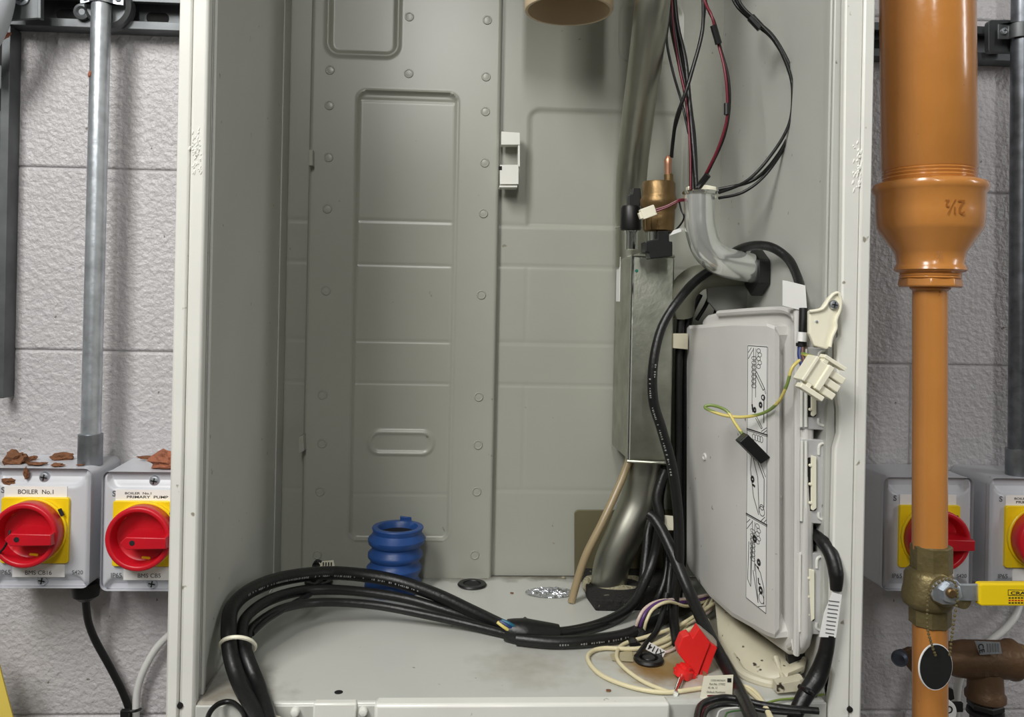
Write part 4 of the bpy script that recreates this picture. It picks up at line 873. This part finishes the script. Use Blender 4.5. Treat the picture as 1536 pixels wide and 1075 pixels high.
marking(o, pa, 9, 24, 9 * .8 / F)
cable('power_cable', 'black cable curving up from the floor bundle behind the silencer outlet', [(775, 946, .79), (840, 948, .80), (900, 935, .81), (945, 910, .83), (968, 870, .85), (982, 830, .86), (990, 780, .86), (985, 745, .865), (998, 705, .87)], 7.5, group=G1)
cable('power_cable', 'black cable joining the floor bundle from the right of the lower tube', [(800, 952, .80), (870, 946, .81), (930, 925, .83), (960, 885, .855), (968, 840, .87), (972, 800, .88), (978, 775, .89)], 7, group=G1)
# big loop from chrome elbow past the silencer
o, pa = cable('harness_cable', 'black cable bowing left over the front of the silencer box', [(1115, 390, .85), (1085, 396, .85), (1050, 416, .84), (1020, 447, .82), (993, 490, .815), (980, 545, .81), (980, 600, .81), (993, 645, .81), (1008, 700, .81), (1017, 770, .81), (1018, 850, .81), (1010, 910, .81), (1015, 965, .80)], [7, 7, 7, 7, 7, 7.5, 8, 8, 8, 8, 8, 8, 7])
marking(o, pa, 40, 66, 8 * .81 / F)
cable('harness_cable', 'dark brown-black cable arching over the end of the chrome elbow', [(1075, 402, .86), (1098, 380, .84), (1125, 369, .80), (1155, 370, .77), (1182, 388, .75), (1196, 415, .73), (1203, 450, .70), (1205, 470, .69)], 7)
cable('harness_cable', 'straight black cable sloping from the silencer outlet to the bottom edge', [(972, 770, .84), (985, 782, .835), (1005, 820, .82), (1035, 890, .79), (1065, 955, .74), (1095, 1010, .70), (1120, 1060, .67), (1150, 1130, .64)], [7, 8.5, 9, 9, 9.5, 10, 10, 10])
for i, (lab, ps, r) in enumerate([
    ('left strand of the black harness running down between silencer and control unit', [(1040, 440, .87), (1023, 470, .875), (1018, 560, .875), (1018, 680, .875), (1016, 780, .87), (1005, 860, .86), (1000, 920, .85)], 6),
    ('right strand of the black harness running down between silencer and control unit', [(1048, 440, .88), (1030, 490, .885), (1028, 600, .885), (1027, 720, .885), (1024, 820, .88), (1016, 900, .86)], 7),
    ('black strand kinking outward beside the lower bent tube', [(1000, 700, .89), (990, 750, .89), (997, 800, .885), (999, 860, .87), (980, 910, .85), (955, 945, .83)], 6)]):
    cable('harness_strand', lab, ps, r, group='black harness behind the control unit', n=10)
cable('harness_wire', 'thin black wire behind the top edge of the control unit', [(1068, 430, .87), (1060, 455, .88), (1045, 480, .885)], 3)
cable('harness_wire', 'second thin black wire behind the top edge of the control unit', [(1076, 430, .87), (1076, 455, .875), (1070, 480, .88)], 3)
solo(MB().pp([(1010, 500), (1032, 500), (1032, 524), (1010, 522)], .862, .002).build('wire_label', m_creamd, None, smooth=False, bevel=.0004), 'dull cream tape wrapped on the black harness left of the control unit', 'label')
solo(MB().pp([(990, 772), (1010, 774), (1010, 795), (998, 795)], .862, .0015).build('wire_label', m_cream, None, smooth=False), 'small cream tag on the black harness beside the lower tube', 'label')
# top wires
GW = 'wires hanging from the top of the casing'
wires = [('thin black wire, outermost left of the hanging bunch', [(1004, -60, .83), (1004, 20, .83), (1000, 60, .83), (1010, 110, .83), (1023, 155, .83), (1033, 200, .82)], 2, m_cable),
 ('black wire down the middle of the hanging bunch', [(1006, -60, .84), (1010, 20, .84), (1018, 80, .835), (1030, 140, .83), (1040, 200, .82), (1044, 285, .81)], 4, m_cable),
 ('thicker black wire at the core of the hanging bunch', [(1003, -60, .85), (1008, 30, .85), (1022, 100, .84), (1032, 150, .835), (1038, 210, .82), (1039, 285, .81)], 5.5, m_cable),
 ('black wire on the right of the hanging bunch', [(1008, -60, .835), (1015, 30, .835), (1028, 90, .83), (1034, 150, .82), (1040, 220, .81), (1045, 282, .805)], 3.5, m_cable),
 ('dark red wire among the hanging black wires', [(1005, -60, .83), (1010, 40, .83), (1019, 100, .83), (1029, 150, .82), (1035, 220, .81), (1036, 285, .805)], 1.7, m_wred),
 ('black wire crossing the bunch to the brass fitting', [(1052, -60, .80), (1055, 5, .80), (1053, 50, .80), (1040, 100, .80), (1028, 140, .80), (1014, 180, .81), (1007, 235, .835)], 2.8, m_cable),
 ('second black wire crossing the bunch to the brass fitting', [(1058, -60, .81), (1058, 5, .81), (1050, 60, .81), (1036, 110, .81), (1022, 160, .815), (1011, 200, .825), (1008, 236, .838)], 2.2, m_cable),
 ('black wire of the bowed red and black pair', [(1054, -60, .79), (1058, 0, .79), (1072, 35, .78), (1080, 70, .78), (1092, 115, .775), (1094, 160, .775), (1086, 205, .78), (1066, 250, .79), (1048, 284, .80)], 2.4, m_cable),
 ('dark red wire of the bowed red and black pair', [(1052, -60, .785), (1056, -3, .785), (1068, 25, .775), (1076, 60, .777), (1087, 105, .77), (1091, 150, .77), (1089, 185, .773), (1076, 225, .78), (1060, 258, .79), (1048, 282, .80)], 2.2, m_wred),
 ('outer black wire of the large bow on the right inner wall', [(1095, -60, .78), (1105, 0, .78), (1130, 28, .775), (1160, 55, .77), (1185, 100, .765), (1194, 140, .765), (1188, 190, .77), (1165, 235, .775), (1130, 270, .785), (1078, 284, .80)], 2.8, m_cable),
 ('middle black wire of the large bow on the right inner wall', [(1100, -60, .77), (1108, 0, .77), (1136, 32, .765), (1163, 62, .76), (1183, 105, .758), (1189, 140, .758), (1184, 185, .762), (1160, 228, .77), (1122, 270, .78), (1078, 289, .80)], 2.6, m_cable),
 ('lowest black wire of the large bow on the right inner wall', [(1090, -60, .79), (1100, 0, .79), (1132, 35, .78), (1160, 60, .775), (1188, 112, .77), (1195, 160, .77), (1182, 210, .775), (1150, 260, .78), (1115, 288, .785), (1078, 297, .80)], 2.4, m_cable)]
for lab, ps, r, m in wires: cable('hanging_wire', lab, ps, r, m, 'wire', GW, n=8)
solo(MB().tube([P(1070, 38, .772), P(1078, 66, .774)], .0032, 10).build('tape_wrap', m_black, None), 'black tape wrap on the bowed red and black pair', 'tape')
solo(MB().tube([P(1126, 26, .769), P(1141, 42, .766)], .004, 10).build('tape_wrap', m_black, None), 'black tape wrap near the top of the large bow', 'tape')
solo(MB().tube([P(1090, 155, .771), P(1090, 172, .771)], .0026, 10).build('tape_wrap', m_black, None), 'short black tape band low on the bowed red and black pair', 'tape')
solo(MB().tube([P(1048, 280, .796), P(1062, 262, .788)], .0032, 10).build('tape_wrap', m_black, None), 'black sleeve where the bowed pair meets the chrome elbow', 'tape')
# connector lead on the control unit
t = thing('mains_lead', 'black lead end with white paper flag and cores beside the control unit', 'lead', P(1205, 520, .68))
pbox(t, 'paper_flag', [(1174, 420), (1180, 421), (1208, 428), (1211, 470), (1204, 466), (1174, 458)], .684, .0006, m_label, 0, label='plain white paper flag')
MB().tube([P(1205, 462, .682), P(1204, 500, .68), P(1203, 517, .68)], .0034, 12).build('shrink_sleeve', m_black, t)
MB().tube([P(1204, 498, .679), P(1203, 512, .679)], .0041, 12).build('white_band', m_label, t, label='white tape band')
MB().tube([P(1202, 514, .679), P(1202, 519, .679)], .0044, 12).build('tie_band', m_black, t)
MB().tube([P(1201, 518, .678), P(1199, 530, .676), P(1202, 545, .672), P(1210, 560, .665)], .0018, 8).build('blue_core', m_wblue, t)
MB().tube([P(1204, 518, .677), P(1204, 532, .674), P(1207, 546, .67), P(1213, 562, .665)], .0016, 8).build('brown_core', m_wbrown, t)
MB().tube([P(1203, 530, .674), P(1212, 533, .668), P(1222, 538, .664), P(1218, 555, .664)], .0015, 8).build('earth_core', m_earth, t)
t = thing('white_connector', 'large cream three-way plug hanging in front of the right flange', 'connector', P(1240, 570, .64))
YC = .636; a = 33
def rp(x0, y0, x1, y1): return rot([(x0, y0), (x1, y0), (x1, y1), (x0, y1)], 1236, 565, a)
pbox(t, 'plug_body', rp(-24, -19, 4, 21), YC, .014, m_cream, .001)
pbox(t, 'plug_rim', rp(-26, -21, -20, 22), YC - .002, .018, m_cream, .0008)
pbox(t, 'plug_top', rp(-3, -20, 7, 22), YC - .0015, .012, m_cream, .0008)
for y in (-16, -2, 12): pbox(t, 'pin_shroud', rp(6, y, 30, y + 11), YC + .001, .009, m_cream, .0008)
pbox(t, 'side_clip', rp(-16, -30, 22, -24), YC - .001, .01, m_cream, .0006)
pbox(t, 'side_clip', rp(-22, 25, 18, 33), YC - .001, .01, m_cream, .0006)
pbox(t, 'clip_bridge', rp(-14, -25, -6, -18), YC, .008, m_cream, .0004); pbox(t, 'clip_bridge', rp(-16, 20, -8, 26), YC, .008, m_cream, .0004)
t = thing('earth_lead', 'green and yellow wire looping to a black push-on plug over the label', 'lead', P(1133, 690, .75))
MB().tube([P(1200, 540, .673), P(1188, 552, .672), P(1180, 578, .675), P(1168, 602, .685), P(1148, 618, .70), P(1118, 625, .715), P(1088, 623, .725), P(1062, 614, .735), P(1058, 609, .738), P(1070, 608, .735), P(1090, 616, .725), P(1103, 635, .718), P(1117, 656, .712)], .0014, 10, 8).build('earth_wire', m_earth, t)
q = rot([(-13, -22), (10, -22), (12, 22), (-11, 22)], 1132, 673, -38)
pbox(t, 'black_plug', [(1109, 663), (1122, 651), (1156, 686), (1142, 696)], .70, .012, m_black, .0008)
# grommet, thick right hand lead and its label
t = thing('harness_lead', 'thick black lead leaving a grommet low on the right inner wall', 'lead', P(1225, 1040, .66))
MB().disc(P(1228, 803, .688), (-.3, -1, 0), 0, [(-.004, .0085), (0, .0085), (.002, .007), (.001, .005)], 28).build('grommet', m_black, t)
MB().tube([P(1222, 800, .684), P(1234, 812, .672), P(1247, 832, .662), P(1254, 860, .656), P(1254, 885, .655)], [.004, .0055, .006, .006, .0045], 14).build('sleeved_cable', m_cable, t)
MB().tube([P(1228, 804, .680), P(1240, 826, .665), P(1249, 850, .658), P(1256, 884, .655)], .0028, 8).build('loose_core', m_cable, t)
lbm = pbox(t, 'paper_label', [(1249, 888), (1263, 892), (1254, 956), (1229, 955), (1236, 920)], .650, .0006, m_label, 0, label='white label folded round the lead')
for k in range(9): MB().pp([(1243 - k * .6, 900 + k * 6), (1259 - k * 1.0, 902 + k * 6), (1259 - k * 1.0, 903.5 + k * 6), (1243 - k * .6, 901.5 + k * 6)], .6497, .0001).build('small_print', m_gink, lbm)
MB().tube([P(1243, 950, .655), P(1238, 980, .655), P(1226, 1015, .655), P(1208, 1042, .65), P(1192, 1075, .645), P(1180, 1120, .64)], [.0055, .006, .0075, .0065, .0055, .006], 16).build('lower_sleeve', m_cable, t)
MB().tube([P(1200, 1030, .655), P(1212, 1036, .645), P(1222, 1042, .65)], .0024, 8).build('crumpled_fold', m_cable, t)
# cream wires
GC = 'cream wires on the casing floor'
cable('cream_wire', 'cream wire making the outer loop on the casing floor', [(1175, 1120, .65), (1150, 1062, .66), (1120, 1030, .68), (1060, 1031, .70), (1000, 1038, .705), (950, 1031, .715), (905, 1014, .735), (884, 994, .75), (884, 980, .76), (905, 972, .775), (960, 972, .78), (1010, 955, .80), (1062, 930, .81)], 3.3, m_wcream, 'wire', GC, n=10)
cable('cream_wire', 'cream wire making the inner loop beside the stained grommet', [(1004, 1038, .70), (965, 1022, .72), (935, 1000, .74), (925, 983, .755), (935, 966, .77), (975, 953, .78), (1020, 937, .80), (1070, 905, .83)], 3., m_wcream, 'wire', GC, n=10)
for k, (lab, dx, m) in enumerate([('left strand of the cream wires fanning out below the control unit', 0, m_wcream), ('middle strand of the cream wires fanning out below the control unit', 8, m_wcream), ('right strand of the cream wires fanning out below the control unit', 15, m_wpink)]):
    cable('fan_wire', lab, [(1062 + dx, 895, .84), (1052 + dx * .9, 915, .83), (1030 + dx * .6, 935, .82), (1000 + dx, 955 + dx, .80), (975 + dx, 968 + dx * .8, .785)], 2.2, m, 'wire', GC, n=8)
for k, (lab, dx, m) in enumerate([('pale pink wire of the trio leaving the black sleeve', 0, m_wpink), ('purple wire of the trio leaving the black sleeve', 6, m_wpurp), ('cream wire of the trio leaving the black sleeve', 13, m_wcream)]):
    cable('trio_wire', lab, [(952 + dx, 950, .79), (957 + dx, 930, .785), (968 + dx, 912, .79), (990 + dx, 901 + dx * .1, .80), (1030, 898 + dx * .8, .82), (1062, 892 + dx * .6, .84)], 2.6, m, 'wire', 'wires leaving the short black sleeve', n=8)
solo(MB().tube([P(955, 968, .785), P(958, 944, .79)], [.010, .0095], 14).build('cable_sleeve', m_rubber, None), 'ribbed black sleeve end where three wires come out', 'sleeve')
cable('branch_wire', 'black wire dropping in a curve to the white X114 tag', [(1000, 890, .81), (995, 915, .80), (985, 945, .785), (970, 965, .775), (955, 985, .765)], 4.5)
t = thing('wire_tag', 'small white tag printed X114 lying on the stained grommet', 'tag', P(984, 975, .755))
q = rot([(-14, -6), (14, -6), (14, 6), (-14, 6)], 984, 975, 28)
pbox(t, 'tag_strip', q, .742, .0008, m_label, 0)
ca, sa = math.cos(math.radians(28)), math.sin(math.radians(28))
text('X114', P(984, 975, .7415), (-ca, 0, sa), (-sa, 0, -ca), .0052, m_ink, t, bold=.02)
solo(MB().pp([(944, 962), (955, 961), (975, 984), (970, 1000), (949, 988)], .762, .01).build('sensor_plug', m_black, None, smooth=False, bevel=.001), 'black plug body standing behind the stained grommet', 'plug')
solo(MB().add([PF(915, 982) + Vector((0, 0, .001)), PF(948, 976) + Vector((0, 0, .001)), PF(950, 994) + Vector((0, 0, .001)), PF(918, 992) + Vector((0, 0, .001))], [(0, 1, 2, 3)]).build('clear_tape', mat('yellowed tape', (170, 160, 130), .3), None), 'patch of yellowed tape on the casing floor left of the stained grommet', 'tape')
# red interlock lever
t = thing('red_clip', 'bright red plastic clip on a steel pin leaning on the casing floor', 'clip', PF(1010, 1040))
pbox(t, 'clip_body', [(1024, 955), (1034, 951), (1039, 957), (1049, 941), (1066, 964), (1046, 1015), (1038, 1006), (1018, 981), (1017, 972)], .706, .012, m_red2, .0008)
pbox(t, 'clip_side', [(1066, 964), (1076, 971), (1060, 1014), (1047, 1017)], .708, .012, m_red2, .0006)
pbox(t, 'grey_pad', [(1047, 941), (1053, 943), (1075, 961), (1076, 970), (1066, 963)], .713, .010, mat('grey brown pad', (150, 145, 132), .6), .0004)
c = P(1025, 1008, .702); dn = Vector((-.38, 0, -1)).normalized()
MB().disc(c, dn, 0, [(-.004, .0068), (-.0035, .0078), (.0035, .0078), (.004, .0065)], 24).build('clip_cap', m_red2, t)
MB().disc(c, -dn, 0, [(.003, .0052), (.0065, .0052), (.007, .0035)], 10).build('cap_crown', m_red2, t)
pbox(t, 'cap_tongue', [(1012, 1004), (1046, 1012), (1043, 1019), (1014, 1014)], .700, .006, m_red2, .0006)
MB().tube([c, PF(1013, 1040, .002)], .0023, 12).build('steel_pin', m_chrome, t)
pbox(t, 'copper_stub', [(1054, 1006), (1060, 1009), (1060, 1016), (1055, 1014)], .700, .002, m_copper, 0)
# printed tag, bottom right loops
t = thing('part_label', 'crumpled cream paper label with print beside the red clip', 'label', P(1080, 1045, .665))
lb2 = pbox(t, 'paper', [(1056, 1014), (1100, 1012), (1098, 1046), (1050, 1048)], .666, .0006, m_cream, 0)
for i, (a_, b_, yy, hh, s_) in enumerate([(1066, 1088, 1020, 1.8, 'CODE PARTNOM'), (1064, 1088, 1025.6, 2.2, 'Part No. 177022'), (1062, 1076, 1031, 2., '05. 06. 12'), (1060, 1088, 1037.5, 2, 'Default Positions')]):
    text(s_, P((a_ + b_) / 2, yy, .6655), (1, 0, -.02), (.02, 0, 1), hh * 1.5 * .666 / F, m_ink, lb2, width=(b_ - a_) * .666 / F)
pbox(lb2, 'red_print', [(1061, 1042.2), (1094, 1041.2), (1094, 1043.4), (1061, 1044.2)], .6656, .0001, m_wred, 0)
pbox(lb2, 'print_box', [(1091, 1017), (1097, 1017), (1097, 1023), (1091, 1023)], .6656, .0001, m_ink, 0)
GB = 'loops of black wire at the bottom of the picture'
cable('loop_wire', 'outer black wire loop at the bottom edge below the printed label', [(1046, 1110, .655), (1046, 1072, .66), (1056, 1054, .665), (1085, 1046, .67), (1115, 1050, .67), (1140, 1056, .67), (1180, 1062, .67), (1228, 1066, .66)], 5, m_cable, 'wire', GB, 10)
cable('loop_wire', 'inner black wire loop at the bottom edge below the printed label', [(1058, 1110, .66), (1056, 1075, .662), (1066, 1061, .667), (1090, 1056, .672), (1120, 1060, .672), (1150, 1066, .67), (1200, 1070, .66)], 3.5, m_cable, 'wire', GB, 10)
cable('loop_wire', 'magenta wire looping with the black wires at the bottom edge', [(1050, 1110, .65), (1052, 1075, .652), (1060, 1057, .656), (1085, 1048.5, .66), (1104, 1049, .664)], 2, m_wred, 'wire', GB, 8)
cable('loop_wire', 'thin white and green wire curling at the bottom edge under the black loops', [(1072, 1110, .655), (1076, 1074, .655), (1084, 1064, .655), (1110, 1061, .66), (1135, 1063, .66)], 1.5, m_wwhite, 'wire', GB, 8)
cable('loop_wire', 'thin green wire inside the black loops at the bottom edge', [(1082, 1110, .652), (1088, 1074, .652), (1096, 1067, .654), (1114, 1065, .66)], 1.3, m_wgreen, 'wire', GB, 8)
cable('loop_wire', 'thick black wire hoop rising at the bottom left corner of the casing', [(304, 1130, .66), (311, 1078, .662), (324, 1058, .666), (343, 1052, .668), (358, 1060, .666), (368, 1078, .66), (372, 1130, .655)], 3.8, m_cable, 'wire', GB, 10)
cable('loop_wire', 'cream wire pair slanting to the bottom edge right of the sloping cable', [(1108, 1026, .70), (1128, 1040, .69), (1148, 1062, .675), (1165, 1110, .66)], 3.2, m_wcream, 'wire', GB, 8)
cable('loop_wire', 'thin green and yellow wire running right along the casing floor edge', [(1150, 1054, .68), (1170, 1049, .68), (1200, 1046, .675), (1236, 1041, .67)], 1.8, m_earth, 'wire', GB, 8)
cable('loop_wire', 'thin black and green wire behind the red clip', [(1074, 968, .76), (1085, 985, .75), (1097, 1000, .74), (1108, 1020, .72)], 2.6, m_cable, 'wire', GB, 8)
# small label behind the arch at left
t = thing('wire_label', 'tiny curled white label standing behind the arched cables at left', 'label', P(490, 850, .92))
pbox(t, 'label_paper', [(478, 842), (500, 840), (502, 849), (480, 853)], .905, .0006, m_cream, 0)
MB().tube([P(473, 858, .905), P(470, 848, .905), P(476, 840, .905), P(482, 843, .905)], .0013, 8, 6).build('wire_end', m_black, t)
for k in range(4): pbox(t, 'printed_mark', [(484 + k * 4, 843), (486 + k * 4, 843), (486 + k * 4, 848), (484 + k * 4, 849)], .9046, .0001, m_ink, 0)
# crumbs on the casing floor
for i, (px, py, r, lab) in enumerate([(913, 1035, 3.2, 'brown crumb on the outer cream wire loop'), (768, 884 + 5, 2.2, 'dark crumb between the round grommet and the foil'), (430, 868, 3.5, 'dark crumbly scrap in the back left corner of the casing'), (845, 866, 3, 'pale crumb at the back of the casing floor by the foil'), (388, 1006 + 20, 1.5, 'tiny dark crumb beside the black bundle at left')]):
    c = PF(px, py, .001); solo(lump(c, r * c.y / F, (1.3, .9, .5), i + 30, .5, 2).build('floor_crumb', m_rust if i != 3 else m_fibre, None, smooth=False), lab, 'debris', 'crumbs on the casing floor')

# clusters of small raised white flecks on both front flanges
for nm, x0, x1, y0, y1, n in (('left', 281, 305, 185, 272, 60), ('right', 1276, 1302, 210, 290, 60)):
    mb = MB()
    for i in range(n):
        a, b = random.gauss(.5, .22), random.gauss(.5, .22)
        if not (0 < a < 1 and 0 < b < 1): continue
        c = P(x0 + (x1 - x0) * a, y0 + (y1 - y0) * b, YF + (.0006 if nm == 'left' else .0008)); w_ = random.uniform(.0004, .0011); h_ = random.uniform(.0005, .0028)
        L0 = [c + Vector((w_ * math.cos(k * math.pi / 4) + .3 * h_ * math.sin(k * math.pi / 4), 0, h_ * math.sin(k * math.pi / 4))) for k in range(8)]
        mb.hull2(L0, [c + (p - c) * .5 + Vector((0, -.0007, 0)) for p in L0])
    mb.build('raised_fleck', mat('glossy white paint', (240, 240, 234), .12), casing, kind='stuff')
